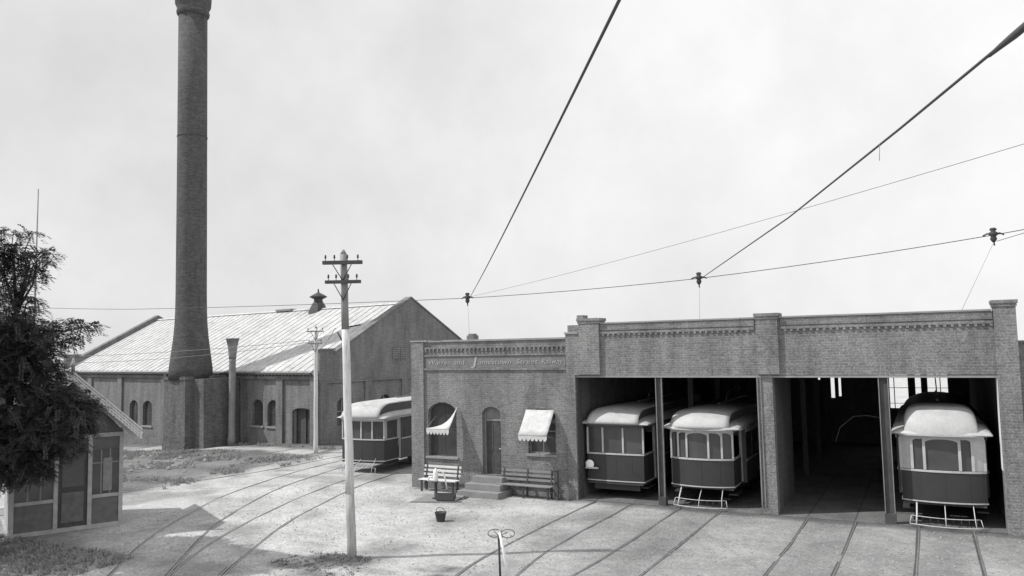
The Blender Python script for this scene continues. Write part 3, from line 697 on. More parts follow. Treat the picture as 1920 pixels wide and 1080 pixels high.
# ------------------------------------------------------------------ overhead wires
def catenary(a, b, sag, n=14):
    a, b = Vector(a), Vector(b); return [a.lerp(b, i/n)-Vector((0, 0, sag*4*(i/n)*(1-i/n))) for i in range(n+1)]
WG = 'overhead wires'
sw = empty('span_wire', (0, 0, 0), 0, 'long sagging span wire with three hangers above the depot front', 'wire', WG)
hang = [(-14.45, F-.1, 6.84), (-6.08, F-.1, 7.05), (1.72, F-.1, 7.73)]
nodes = [(-46, F-.1, 7.95), (-33.2, F-.1, 7.20)]+hang+[(5.0, F-.1, 8.3)]
mb = MB()
P = []
for a, b in zip(nodes, nodes[1:]): P += catenary(a, b, .05, 6)[:-1]
P.append(Vector(nodes[-1])); mb.tube(P, .011, 5); mb.build('wire', M['wire'], sw)
for (x, y, z) in hang:
    h = MB(); h.lathe([(.03, -.19), (.06, -.15), (.085, -.10), (.06, -.04), (.10, 0), (.11, .06), (.05, .10), (.09, .14), (.06, .19)], n=10)
    for s in (-1, 1): h.tube([(s*.07, 0, .02), (s*.14, 0, .045), (s*.24, 0, -.01)], .022, 6)
    h.tube([(0, 0, -.18), (.01, 0, -.28)], .02, 6)
    q = h.build('hanger', M['iron'], sw); q.location = (x, y, z)
for (x, zt, xb, zb) in ((-14.44, 6.6, -14.44, 5.55), (-6.07, 6.8, -6.12, 5.80), (1.70, 7.5, .9, 5.8)):
    h = MB(); h.tube([(x, F-.1, zt), (xb, F-.02, zb)], .0045, 5); h.build('stay', M['greyiron'], sw)
def wire(pts, r, label, extra=None):
    mb = MB(); mb.tube(pts, r, 6); return tag(mb.build('trolley_wire', M['wire']), label, 'wire', WG)
wire(catenary((-14.35, F-.1, 6.86), (-1.44, 4.04, 6.93), .06, 16)+[Vector((2.6, -2.2, 6.96))], .0115, 'trolley wire climbing steeply out of the top edge from the hanger over the office')
w2 = [(-5.98, F-.15, 7.04), (-5.4, 22.0, 7.0), (-1.80, 12.7, 6.97), (-.10, 7.93, 6.97), (.60, 5.95, 6.985), (1.9, 2.2, 7.02)]
o = wire(w2, .0115, 'trolley wire with a thick splice running to the upper right from the second hanger')
mb = MB(); mb.tube([(.50, 6.25, 6.98), (.56, 6.08, 6.983), (.62, 5.92, 6.985), (.95, 4.95, 6.99)], [.012, .020, .026, .028], 8); q = mb.build('splice', M['wire'], o)
mb = MB(); mb.tube([(-.30, 8.45, 6.96), (-.31, 8.45, 6.80)], .003, 5); mb.build('dropper', M['greyiron'], o)
wire(catenary((-14.35, F-.1, 6.88), (1.9, 13.4, 7.95), .12, 14), .0045, 'thin faint wire slanting up to the right edge above the depot')
wire(catenary((1.78, F-.2, 7.55), (3.6, 22.0, 7.9), .0, 3), .008, 'short guy wire from the hanger above the corner pier')
# telephone wires of the small pole, drooping along the roof
def phone(dx, z, zl, label, sag):
    a = Vector((-27.01+dx*.88, 29.71+dx*.47, z)); mb = MB(); mb.tube(catenary(a, (-52, 24.5+dx, zl), sag, 18), .012, 5)
    tag(mb.build('telephone_wire', M['greyiron']), label, 'wire', WG)
phone(-.33, 5.62, 5.2, 'upper telephone wire drooping left from the lower arm of the small pole', .35); phone(.3, 5.60, 5.0, 'lower telephone wire drooping left from the lower arm of the small pole', .6)
mb = MB(); mb.tube(catenary((-27.3, 29.5, 5.6), (-13, 15.0, 5.6), .5, 12), .007, 5); tag(mb.build('telephone_wire', M['greyiron']), 'telephone wire strung between the two utility poles', 'wire', WG)

# ------------------------------------------------------------------ trams
def tram(x, y, label, W=1.92, ztop=3.08, zeave=2.40, zbelt=1.46, zdash=.70, nwin=5, arched=True, bow=.22, corner=0., hoodw=.93, hood_pow=2.6, fender=True, vest=1.1, Lb=8.2, body_w=2.24, lamp=False, rz=0, dash_m=None, flat_eave=False, closed=False):
    t = empty('tram', (x, y, 0), rz, label, 'tram', 'trams at the depot')
    hw = W/2
    def front(u): return -bow*(1-(abs(u)/hw)**2.2)+bow*.0       # y of the bowed front
    us = [hw*(-1+2*i/16) for i in range(17)]
    dm = dash_m or M['maroon']
    # dash: bowed panel, turning back along the platform sides
    path = [(-hw, vest)]+[(u, front(u)) for u in us]+[(hw, vest)]
    def ribbon(mb, path, z0, z1, th=.03, off=0.):
        n = len(path); vs = []
        for i, p in enumerate(path):
            a = Vector(path[max(0, i-1)]); c = Vector(path[min(n-1, i+1)]); d = (c-a).normalized(); nr = Vector((d.y, -d.x))
            for o_ in (off, off-th): 
                for z in (z0, z1): vs.append((p[0]+nr.x*o_, p[1]+nr.y*o_, z))
        fs = []
        for i in range(n-1):
            A_ = i*4; B_ = A_+4
            fs += [(A_, B_, B_+1, A_+1), (A_+2, A_+3, B_+3, B_+2), (A_+1, B_+1, B_+3, A_+3), (A_, A_+2, B_+2, B_)]
        fs += [(0, 1, 3, 2), ((n-1)*4, (n-1)*4+2, (n-1)*4+3, (n-1)*4+1)]
        mb.add(vs, fs, False)
    mb = MB(); ribbon(mb, path, zdash, zbelt-.0, .03, 0); mb.build('dash_panel', dm, t)
    for u in (-hw*.55, hw*.05, hw*.6): q = MB(); q.box(u-.006, u+.006, front(u)-.006, front(u)+.004, zdash+.01, zbelt-.01); q.build('panel_seam', M['iron'], t)
    q = MB()
    for s in (-1, 1):
        xh = s*(hw+.03); q.tube([(xh-s*.03, vest-.12, 1.05), (xh, vest-.12, 1.08), (xh, vest-.12, 1.75), (xh-s*.03, vest-.12, 1.78)], .009, 5)
    q.build('grab_handle', M['lightiron'], t)
    mb = MB(); ribbon(mb, path, zbelt+.002, zbelt+.05, .07, .018); mb.build('belt_rail', M['cream'], t)
    mb = MB(); ribbon(mb, path, zdash-.035, zdash-.002, .07, .016); mb.build('buffer_rail', M['cream'], t)
    zw0 = zbelt+.062; zw1 = zeave-.0
    mb = MB(); ribbon(mb, path, zw1-.09, zw1, .05, .004); mb.build('header_rail', M['cream'] if not flat_eave else M['side'], t)
    # window posts
    if corner: edges = [-hw+.015, -hw+corner, -hw+corner+.30, hw-corner-.30, hw-corner, hw-.015]
    elif nwin == 5: edges = [-hw+.015, -hw*.72, -hw*.42, hw*.28, hw*.68, hw-.015]
    elif nwin == 3: edges = [-hw+.015, -hw*.42, hw*.30, hw-.015]
    else: edges = [-hw+.015, -hw*.5, 0, hw*.5, hw-.015]
    pw = .028
    for i, u in enumerate(edges):
        q = MB(); yf = front(u); k = pw*(1.0 if not corner else 1.25)
        q.box(u-k, u+k, yf+.0, yf+.06, zw0, zw1-.091); q.build('window_post', M['cream'], t)
    if corner:
        for s in (-1, 1):
            q = MB(); a0, a1 = sorted((s*(hw-.04), s*(hw-corner+.03)))
            pp = [(a0+(a1-a0)*i/3, front(a0+(a1-a0)*i/3)+.012) for i in range(4)]
            ribbon(q, pp, zw0, zw1-.091, .03, 0); q.build('corner_panel', M['cream'], t)
    for i in range(len(edges)-1):
        if corner and i in (0, 4): continue
        a0, a1 = edges[i]+pw, edges[i+1]-pw
        if arched:
            q = MB(); c = (a0+a1)/2; w = (a1-a0)/2; zt = zw1-.092; zs = zt-.10
            for s in (-1, 1):
                poly = [(c+s*w, zs), (c+s*w, zt), (c, zt)]+[(c+s*w*math.cos(PI/2*(1-k/5)), zs+.095*math.sin(PI/2*(1-k/5))) for k in range(6)]
                yf = front(c)+.03; q.prism(poly, yf, yf+.02)
            q.build('arch_trim', M['cream'], t)
        g = MB(); pp = [(a0+(a1-a0)*k/4, front(a0+(a1-a0)*k/4)+.045) for k in range(5)]; ribbon(g, pp, zw0, zw1-.095, .006, 0); g.build('pane', M['glass'], t)
    # side posts of the platform and body
    bw = body_w/2
    q = MB()
    for s in (-1, 1): q.box(s*hw-.04, s*hw+.04, vest-.02, vest+.05, zdash, zeave+.02)
    q.build('platform_post', M['cream'], t)
    if closed:
        for s in (-1, 1):
            a_, c_ = sorted((s*(hw-.03), s*hw)); q = MB(); q.box(a_, c_, .02, .20, zw0, zw1-.091); q.box(a_, c_, vest-.14, vest-.021, zw0, zw1-.091); q.build('platform_corner', M['cream'], t)
            q = MB(); q.box(s*(hw-.02)-.004, s*(hw-.02)+.004, .20, vest-.14, zw0, zw1-.09); q.build('pane', M['glass'], t)
    # platform floor/steps
    q = MB(); q.box(-hw+.03, hw-.03, -.05, vest, zdash-.12, zdash-.06); q.box(-hw-.02, -hw+.25, .3, vest, .36, .40); q.box(hw-.25, hw+.02, .3, vest, .36, .40)
    q.build('platform', M['iron'], t)
    # car body behind
    nb = 7; b0 = vest+.06; bl = Lb-b0; pitch = bl/nb
    mb = MB()
    for s in (-1, 1):
        holed_wall(mb, b0, Lb, zdash-.05, zeave+.05, [(b0+k*pitch+.09, b0+(k+1)*pitch-.03, 1.40, 2.18) for k in range(nb)], min(s*bw, s*(bw-.05)), max(s*bw, s*(bw-.05)), 'y')
    o = mb.build('body_side', M['side'], t); weld(o)
    q = MB()
    for s in (-1, 1): q.box(s*(bw-.02)-.004, s*(bw-.02)+.004, b0+.03, Lb-.03, 1.39, 2.19)
    q.build('side_pane', M['glass'], t)
    q = MB()
    for s in (-1, 1):
        a_, c_ = sorted((s*(bw+.002), s*(bw+.022))); q.box(a_, c_, b0, Lb, 1.30, 1.35); q.box(a_, c_, b0, Lb, 2.20, 2.34)
    q.build('body_moulding', M['lightiron'], t)
    mb = MB(); holed_wall(mb, -bw+.052, bw-.052, zdash-.05, zeave+.1, [(-.33, .33, zdash+.0, 2.1), (-.9, -.5, 1.4, 2.1), (.5, .9, 1.4, 2.1)], b0+.001, b0+.05); weld(mb.build('bulkhead', M['side'], t))
    mb = MB(); mb.box(-bw+.052, bw-.052, Lb-.05, Lb, zdash-.05, zeave+.1); mb.build('rear_bulkhead', M['side'], t)
    mb = MB(); mb.box(-bw+.052, bw-.052, b0+.051, Lb-.051, zdash-.04, zdash+.02); mb.build('body_floor', M['iron'], t)
    # roof: wide lower deck plus a bullnose monitor hood
    re_ = .09
    def deck(mb, w, z0, h, y0, y1, nose, pw_, n=18, m=14, drop=0.):
        vs = []
        ysn = [y0+nose*(1-math.cos(PI/2*j/8)) for j in range(9)]+[y0+nose+(y1-y0-nose)*j/m for j in range(1, m+1)]
        for yy in ysn:
            g = 1.0 if yy >= y0+nose else math.sqrt(max(0, 1-((y0+nose-yy)/nose)**2))
            for i in range(n+1):
                th = PI*i/n; cx_ = -math.cos(th); sx = math.sin(th)
                u = math.copysign(abs(cx_)**(2/pw_), cx_); v_ = sx**(2/pw_)
                bowy = -bow*.8*(1-u*u)*(1-smooth((yy-y0)/1.2))
                vs.append((u*w, yy+bowy, z0+h*v_*g))
        k = n+1; fs = [(j*k+i, j*k+i+1, (j+1)*k+i+1, (j+1)*k+i) for j in range(len(ysn)-1) for i in range(n)]
        fs += [tuple(range((len(ysn)-1)*k, len(ysn)*k))]
        fs += [(j*k, (j+1)*k, (j+1)*k+n, j*k+n) for j in range(len(ysn)-1)]
        mb.add(vs, fs, True)
    h0 = (ztop-zeave)
    mb = MB(); deck(mb, max(bw, hw)+re_, zeave+.04, h0*.42, -.18, Lb+.1, 1.3, 2.3); rf = mb.build('roof', M['canvas'], t)
    if hood_pow > 3:
        mb = MB(); deck(mb, hoodw, zeave+.045, h0-.05, -.20, 1.5, .62, hood_pow); mb.build('nose_hood', M['canvas'], rf)
        mb = MB(); deck(mb, bw*.97, zeave+.05, h0-.10, .98, Lb-.2, .12, 2.2); mb.build('monitor_roof', M['side'], rf)  # dark side paint puts the lintel's shade into the monitor roof
    else:
        # a canvas sheet bending up from the front edge and running back over the monitor; shade on its upright sides is put in as dark paint
        prof_ = [(-.20-.02+.98*(1-math.cos(PI/2*j/9)), zeave+.05+(h0-.06)*math.sin(PI/2*j/9)) for j in range(10)]+[(1.6, ztop), (Lb-.3, ztop)]
        nu = 12; vs = []
        for j, (py, pz) in enumerate(prof_):
            sc = 1-.07*min(1, j/9)
            for i in range(nu+1):
                u = -1+2*i/nu; ar = (pz-zeave-.05)
                vs.append((u*hoodw*sc, py-bow*.8*(1-u*u)*(1-smooth((py+.2)/1.1)), pz-.14*ar*u*u))
        k = nu+1; fs = [(j*k+i, j*k+i+1, (j+1)*k+i+1, (j+1)*k+i) for j in range(len(prof_)-1) for i in range(nu)]
        mb = MB(); mb.add(vs, fs, True); hd = mb.build('monitor_hood', M['canvas'], rf); sd_ = hd.modifiers.new('solid', 'SOLIDIFY'); sd_.thickness = .025
        for s in (-1, 1):
            col = [vs[j*k+(nu if s > 0 else 0)] for j in range(len(prof_))]
            x_ = s*(hoodw*.93-.03)
            q = MB(); q.prism([(c[1]+.03, c[2]-.02) for c in col]+[(Lb-.3, zeave+.06)], x_-.01, x_+.01, 'x'); q.build('monitor_side', M['side'], rf)
    mb = MB()
    pth = [(-(max(bw, hw)+re_+.01), 1.3)]+[(u*(max(bw, hw)+re_)/hw, front(u)*.8-.18+ .25*(abs(u)/hw)**6) for u in us]+[((max(bw, hw)+re_+.01), 1.3)]
    ribbon(mb, pth, zeave-.0, zeave+.042, .30, .012); mb.build('roof_edge', M['canvas'] if not flat_eave else M['side'], rf)
    q = MB(); q.box(-.03, .03, 2.5, Lb-1.2, ztop-.02, ztop+.05); q.tube([(0, 3.6, ztop+.03), (0, 3.8, ztop+.28), (0, Lb-.2, ztop+.85)], .018, 6); q.build('trolley_pole', M['greyiron'], t)
    # fender
    if fender:
        q = MB(); fw = W*.40
        def arc(w_, y_, z_, b_): return [(w_*(-1+2*i/10), y_-b_*(1-(abs(-1+2*i/10))**2), z_) for i in range(11)]
        q.tube(arc(fw*.98, -.32, .30, .20), .010, 6); q.tube(arc(fw*1.06, -.42, .10, .22), .012, 6); q.tube([(-fw*1.06, -.42, .10), (-fw*1.0, -.34, .30)], .012, 6); q.tube([(fw*1.06, -.42, .10), (fw*1.0, -.34, .30)], .010, 6)
        q.build('fender_rail', M['lightiron'], t)
        for u in (-fw*.82, 0, fw*.82):
            q = MB(); q.tube([(u, -.05, .66), (u*1.02, -.30-(.2*(1-abs(u/fw)**2)), .32), (u*1.05, -.40-(.2*(1-abs(u/fw)**2)), .10)], .022 if u < 0 else .012, 6)
            q.build('fender_strut', M['lightiron'], t)
        q = MB()
        for i in range(9): u = fw*(-.9+1.8*i/8); q.tube([(u, .25, .30), (u, -.30, .16)], .008, 5)
        q.build('fender_slat', M['iron'], t)
    else:
        q = MB(); q.box(-hw*.8, hw*.8, .1, .18, .30, .52); q.build('guard_board', M['iron'], t)
    # truck
    for yy in (2.9, 5.3):
        for s in (-1, 1):
            w_ = MB(); w_.lathe([(.10, -.05), (.36, -.05), (.38, -.03), (.36, .03), (.33, .045), (.10, .05)], n=20); wo = w_.build('wheel', M['iron'], t); wo.rotation_euler = (0, PI/2, 0); wo.location = (s*.62, yy, .40)
    q = MB()
    for s in (-1, 1): q.box(s*.78-.04, s*.78+.04, 2.2, 6.0, .34, .50); q.box(s*.78-.06, s*.78+.06, 2.78, 3.02, .26, .6); q.box(s*.78-.06, s*.78+.06, 5.18, 5.42, .26, .6)
    q.box(-.7, .7, 1.4, 1.5, .3, .55); q.build('truck_frame', M['iron'], t)
    if lamp:
        q = MB(); q.lathe([(.06, 0), (.13, .04), (.15, .12), (.13, .13), (.05, .135)], n=16); lo = q.build('headlamp', M['lamp'], t); lo.rotation_euler = (PI/2, 0, 0); lo.location = (-hw+.13, front(hw*.8)-.01, 1.12)
        q = MB(); q.box(-hw-.02, -hw+.42, front(hw*.9)-.16, front(hw*.9)-.08, .98, 1.03); q.build('lamp_bracket', M['cream'], t)
    return t
tram(-9.22, 24.35, 'flat-fronted tram in the first bay, beside the office wall', W=1.96, ztop=3.0, zeave=2.42, zbelt=1.45, zdash=.62, nwin=3, arched=False, bow=.05, hoodw=.90, hood_pow=2.3, fender=False, lamp=True, flat_eave=True)
tram(-6.33, 24.25, 'bow-fronted tram with five arched front windows in the second bay', W=1.94, ztop=2.97, zeave=2.38, zbelt=1.46, zdash=.68, nwin=5, bow=.26, hoodw=.93, hood_pow=2.4)
tram(.22, 24.22, 'tram with wide pale corner panels in the last bay by the corner pier', W=2.02, ztop=3.20, zeave=2.43, zbelt=1.45, zdash=.68, corner=.29, bow=.20, hoodw=.88, hood_pow=4.6)
tram(-20.72, 25.6, 'white-roofed tram standing outdoors, half hidden behind the office corner', W=2.10, ztop=2.92, zeave=2.22, zbelt=1.36, zdash=.55, nwin=4, arched=False, bow=.14, hoodw=.95, hood_pow=2.8, rz=math.radians(3), dash_m=M['maroon'], closed=True)

# ------------------------------------------------------------------ kiosk
kn = Vector((-22.72, 12.70, 0)); krz = math.atan2(.894, .447)
kk = empty('kiosk', (kn.x, kn.y, 0), krz, 'small dark wooden kiosk with pale trim under the tree', 'kiosk')
KL, KD, KH = 2.86, 2.6, 2.62
def kpost(x, w=.11): 
    q = MB(); q.box(x-w/2, x+w/2, -.03, .08, .12, KH); q.build('corner_post', M['kiosk_trim'], kk)
for x in (.06, 1.12, 1.98, KL-.06): kpost(x)
q = MB(); q.box(-.05, KL+.05, -.06, KD, 0, .118); q.build('base', M['kiosk_trim'], kk)
for b_ in ((.0, KL, -.045, .06, KH, KH+.12), (.12, 1.06, -.022, .06, .86, .96), (2.04, KL-.12, -.022, .06, .86, .96)): q = MB(); q.box(*b_); q.build('trim_rail', M['kiosk_trim'], kk)
for (a, c, z0, z1, nm) in ((.12, 1.06, .12, .86, 'lower_panel'), (2.04, KL-.12, .12, .86, 'lower_panel'), (.12, KL-.12, 2.25, KH-.001, 'fascia')): q = MB(); q.box(a, c, .0, .05, z0, z1); q.build(nm, M['kiosk_dark'], kk)
q = MB(); q.box(1.18, 1.92, .02, .06, .13, 2.2); dk = q.build('door', M['timber_dark'], kk)
for (z0, z1) in ((.25, 1.1),): 
    w = MB(); w.box(1.27, 1.83, .0, .019, z0, z1); w.build('door_panel', M['kiosk_dark'], dk)
w = MB(); w.box(1.27, 1.83, .008, .019, 1.25, 2.1); w.build('pane', M['glass'], dk)
for (a, c) in ((.12, 1.06), (2.04, KL-.12)):
    w = MB(); w.box(a, c, .01, .03, .97, 2.24); wo = w.build('window', M['glass'], kk)
    f = MB()
    for k in range(1, 3): xx = a+(c-a)*k/3; f.box(xx-.02, xx+.02, -.005, .009, .97, 2.24)
    f.box(a, c, -.003, .008, 1.85, 1.89); f.build('glazing_bar', M['timber'], wo)
w = MB(); w.box(2.32, 2.56, -.02, -.006, 1.05, 2.0); w.build('notice_board', M['timber'], kk)
q = MB(); q.box(-.002, .05, .081, KD, .12, KH); q.box(KL-.05, KL+.002, .081, KD, .12, KH); q.box(.051, KL-.051, KD-.06, KD, .12, KH); q.build('side_wall', M['kiosk_trim'], kk)
cxk = KL/2; ap = KH+1.95; ev = KH+.18; ox = .42
def rp(x0, z0, x1, z1, t, y0, y1, name, m, par=kk):
    q = MB(); q.prism([(x0, z0), (x1, z1), (x1, z1-t), (x0, z0-t)], y0, y1); return q.build(name, m, par)
rp(-ox, ev, cxk, ap, .06, -.50, KD+.4, 'roof', M['shingle']); rf = rp(KL+ox, ev, cxk, ap, .06, -.50, KD+.4, 'roof', M['shingle'])
for sx in (-1, 1):
    q = MB()
    for k in range(4):
        xo = cxk+sx*(KL/2+ox); dz = .03-k*.085; yb = -.53+.012*k
        q.prism([(xo, ev+dz), (cxk, ap+dz), (cxk, ap+dz-.062), (xo, ev+dz-.062)], yb, yb+.028)
    n_ = 22
    for k in range(n_):
        t = (k+.5)/n_; xo = cxk+sx*(KL/2+ox)*(1-t); z_ = ev+(ap-ev)*t; q.box(xo-.022, xo+.022, -.50, -.485, z_-.30, z_+.0)
    q.build('bargeboard', M['barge'], kk)
rp(KL+ox-.1, ev-.16, cxk, ap-.20, .16, -.12, -.08, 'inner_bargeboard', M['barge'])
# exposed rafters seen under the overhang
q = MB()
for k in range(15):
    t = k/14; x = cxk+(KL+ox-cxk)*t; z = ap+(ev-ap)*t-.065; q.box(x-.02, x+.02, -.5, -.06, z-.07, z-.005)
q.build('rafter', M['barge'], kk)
q = MB(); q.prism([(.0, KH+.121), (KL, KH+.121), (cxk, ap-.12)], .0, .05); q.build('gable_board', M['kiosk_dark'], kk)
q = MB(); q.lathe([(.05, 0), (.05, .2), (.09, .24), (.05, .3), (.03, .42), (.0, .46)], n=10); fo = q.build('finial', M['kiosk_trim'], kk); fo.location = (cxk, -.5, ap-.05)

# ------------------------------------------------------------------ trees
def leaf_cloud(clusters, n_total, size, seed, flat=.55):
    rnd = random.Random(seed); mb = MB(); vol = [c[3]**2 for c in clusters]; tot = sum(vol)
    for c, v_ in zip(clusters, vol):
        n = int(n_total*v_/tot)
        ns = max(4, n//26)     # sprays
        for s in range(ns):
            while True:
                d = Vector((rnd.uniform(-1, 1), rnd.uniform(-1, 1), rnd.uniform(-1, 1)))
                if d.length <= 1: break
            if d.length > .01 and rnd.random() < .6: d = d.normalized()*rnd.uniform(.65, 1.12)
            p = Vector(c[:3])+Vector((d.x, d.y, d.z*flat))*c[3]
            ax = Vector((rnd.gauss(0, 1)+d.x, rnd.gauss(0, 1)+d.y, rnd.gauss(0, .45)-.15)).normalized()
            ln = rnd.uniform(.16, .38)*size/.07
            sd = ax.cross(Vector((0, 0, 1))).normalized()
            for k in range(13):
                for sg in (-1, 1):
                    q = p+ax*ln*(k/13)+Vector((0, 0, -.12*(k/13)**2)); a = sd*sg+ax*.45+Vector((0, 0, rnd.uniform(-.5, .3))); a.normalize()
                    l = size*rnd.uniform(.8, 1.4); w = ax*size*.26
                    tip = q+a*l; mid = q+a*l*.5
                    mb.add([q, mid+w, tip, mid-w], [(0, 1, 2, 3)])
    return mb
# foreground tree (world positions of the leaf masses)
tb = Vector((-21.14, 11.17, 0))
tr = empty('tree', (0, 0, 0), 0, 'dark leafy tree overhanging the kiosk', 'tree')
CL = [(-20.44, 10.34, 5.94, 1.55), (-19.98, 10.29, 7.46, 0.9), (-19.7, 10.81, 7.63, 0.39), (-18.87, 11.1, 7.46, 0.34), (-18.46, 10.65, 7.89, 0.18), (-19.65, 10.87, 6.77, 0.47), (-19.25, 10.88, 7.14, 0.36), (-20.38, 11.05, 5.42, 1.06), (-19.77, 11.36, 5.15, 0.82), (-18.53, 11.27, 5.45, 0.44), (-17.94, 11.55, 5.73, 0.28), (-18.01, 11.33, 5.88, 0.18), (-17.34, 11.51, 5.74, 0.13), (-18.82, 11.24, 5.75, 0.31), (-18.27, 11.63, 5.48, 0.18), (-20.11, 11.46, 4.08, 1.21), (-19.07, 11.91, 3.93, 0.67), (-19.42, 11.63, 4.67, 0.48), (-20.68, 11.69, 2.84, 1.09), (-19.09, 11.81, 3.28, 0.77), (-18.53, 11.98, 3.61, 0.47), (-18.56, 12.25, 3.85, 0.27), (-21.52, 11.08, 3.82, 1.63), (-22.41, 11.46, 2.11, 1.26), (-20.96, 12.28, 2.0, 0.51), (-20.73, 11.48, 2.2, 0.68), (-19.17, 11.11, 6.44, 0.16), (-19.32, 10.71, 8.04, 0.15), (-19.82, 10.55, 8.13, 0.26), (-18.79, 10.98, 6.93, 0.23), (-18.51, 11.04, 7.56, 0.13), (-19.38, 12.34, 2.68, 0.38), (-18.95, 11.37, 7.33, 0.13), (-20.89, 12.21, 2.91, 0.81), (-19.32, 11.93, 3.73, 0.62), (-20.95, 11.39, 4.62, 1.16), (-21.94, 12.25, 3.15, 1.15), (-20.6, 12.4, 2.62, 0.63), (-21.24, 12.06, 5.3, 0.71), (-22.96, 12.26, 2.54, 1.33), (-21.32, 12.0, 4.6, 0.85), (-21.01, 11.39, 5.71, 0.82), (-18.86, 12.35, 3.24, 0.3)]
lm = leaf_cloud(CL, 300000, .070, 3); lm.build('crown', M['leaf'], tr)
q = MB(); q.tube([tb+Vector((0, 0, -.1)), tb+Vector((.05, .1, 1.2)), tb+Vector((-.1, .3, 2.6)), tb+Vector((.05, .5, 4.2)), tb+Vector((0, .6, 5.6)), tb+Vector((.2, .7, 7.0))], [.27, .21, .18, .14, .09, .04], 12)
q.build('trunk', M['bark'], tr)
q = MB()
for i, c in enumerate(CL):
    if i % 3 == 0 or c[3] < .3:
        z0 = max(1.8, min(6.2, c[2]-.9)); a = tb+Vector((0, .12*z0*.9, z0)); b_ = Vector(c[:3]); m_ = a.lerp(b_, .45)+Vector((.1*math.sin(i*2.1), .12*math.cos(i*1.7), .25+.2*math.sin(i*3.3))); m2_ = a.lerp(b_, .75)+Vector((0, .1*math.sin(i*4.1), .12))
        q.tube([a, m_, m2_, b_], [.045, .024, .014, .005], 6)
q.build('branch', M['bark'], tr)
# trees beyond the depot and behind the power house
def far_tree(x, y, h, r, label, seed):
    t = empty('tree', (x, y, gz(x, y) if abs(x) < 70 else 0), 0, label, 'tree', 'trees beyond the buildings')
    rnd = random.Random(seed)
    q = MB(); q.tube([(0, 0, -.2), (.1, 0, h*.35), (0, .1, h*.7)], [r*.12, r*.09, r*.04], 8); q.build('trunk', M['bark'], t)
    cl = [(rnd.uniform(-1, 1)*r*.6, rnd.uniform(-1, 1)*r*.6, h*rnd.uniform(.45, .9), r*rnd.uniform(.3, .5)) for k in range(16)]
    leaf_cloud(cl, 12000, .09, seed, .8).build('crown', M['leaf_far'], t)
far_tree(4.1, 27.5, 6.3, .9, 'pale tree showing beside the corner pier at the far right', 5)

# ------------------------------------------------------------------ yard furniture
def bench(x, y, rz, L_, label, m, back=True):
    b = empty('bench', (x, y, 0), rz, label, 'bench', 'benches along the office wall')
    for yy in (-.38, -.26, -.14): q = MB(); q.box(-L_/2, L_/2, yy-.048, yy+.048, .40, .43); q.build('seat_slat', m, b, .004)
    if back:
        for k, z in enumerate((.56, .70, .84)): q = MB(); q.box(-L_/2, L_/2, -.06+.03*k, -.035+.03*k, z-.04, z+.04); q.build('back_slat', m, b, .004)
    for s in (-1, 0, 1) if L_ > 1.8 else (-1, 1):
        xx = s*(L_/2-.12); q = MB(); q.box(xx-.03, xx+.03, -.40, -.36, 0, .40); q.box(xx-.03, xx+.03, -.10, -.05, 0, .40)
        q.box(xx-.03, xx+.03, -.41, -.05, .36, .399)
        if back: q.prism([(-.10, .40), (-.05, .40), (.045, .90), (.0, .90)], xx-.03, xx+.03, 'x')
        q.build('leg', M['iron'], b)
    return b
bench(-15.45, F-.32, 0, 1.55, 'pale slatted bench under the left awning', mat('bench_pale', .6, n=.12), True)
bench(-12.15, F-.10, 0, 2.05, 'long dark slatted bench between the door steps and the depot bay', M['timber'], True)
# planter kerb / wooden box beside bench
q = MB(); q.box(-.07, .07, -.05, .05, 0, .95); q.box(-.09, .09, -.07, .07, .95, .99); q.box(-.04, .04, -.18, -.05, .55, .62)
o = tag(q.build('hitching_post', M['timber_dark'], None, .008), 'short dark wooden post at the right end of the dark bench', 'post'); o.location = (-10.98, F-.35, 0)
# pump on a slab
pm = empty('water_pump', (-14.72, 21.98, 0), math.radians(20), 'white-topped hand pump on a stone slab in front of the bench', 'pump')
q = MB(); q.prism([(-.75, -.5), (.70, -.42), (.95, .95), (-.45, .75)], -.03, .05, 'z'); q.build('slab', M['stone'], pm, .01)
q = MB(); q.lathe([(.12, .05), (.12, .09), (.055, .11), (.05, .55), (.075, .57), (.08, .62)], n=14); q.build('pump_column', M['iron'], pm)
q = MB(); q.lathe([(.07, .62), (.085, .66), (.085, .90), (.07, .97), (.03, 1.02), (.012, 1.06)], n=14); q.tube([(-.08, 0, .76), (-.22, 0, .76), (-.27, 0, .68), (-.27, 0, .62)], .034, 8); q.build('pump_head', M['white'], pm)
q = MB(); q.tube([(0, 0, .93), (.14, .02, 1.0), (.26, .04, .88), (.33, .05, .62), (.36, .05, .35)], [.024, .026, .026, .024, .028], 8); q.build('pump_handle', M['white'], pm)
q = MB(); q.box(-.02, .52, -.34, -.06, .051, .09)
q.prism([(-.04, .09), (.54, .09), (.58, .26), (-.08, .26)], -.36, -.33); q.prism([(-.04, .09), (.54, .09), (.58, .26), (-.08, .26)], -.07, -.04)
q.box(-.07, -.04, -.329, -.071, .09, .25); q.box(.54, .57, -.329, -.071, .09, .25)
tr_ = tag(q.build('water_trough', M['timber_dark']), 'small dark trough at the foot of the hand pump', 'trough'); tr_.location = (-14.55, 21.95, 0.0); tr_.rotation_euler = (0, 0, math.radians(20))
q = MB(); q.tube([(-14.4, 21.85, .03), (-14.1, 22.0, .02), (-13.9, 22.5, .02), (-14.0, 23.0, .02), (-14.3, 22.75, .02)], .018, 6); tag(q.build('hose', M['iron']), 'dark hose lying on the ground from the pump towards the door steps', 'hose')
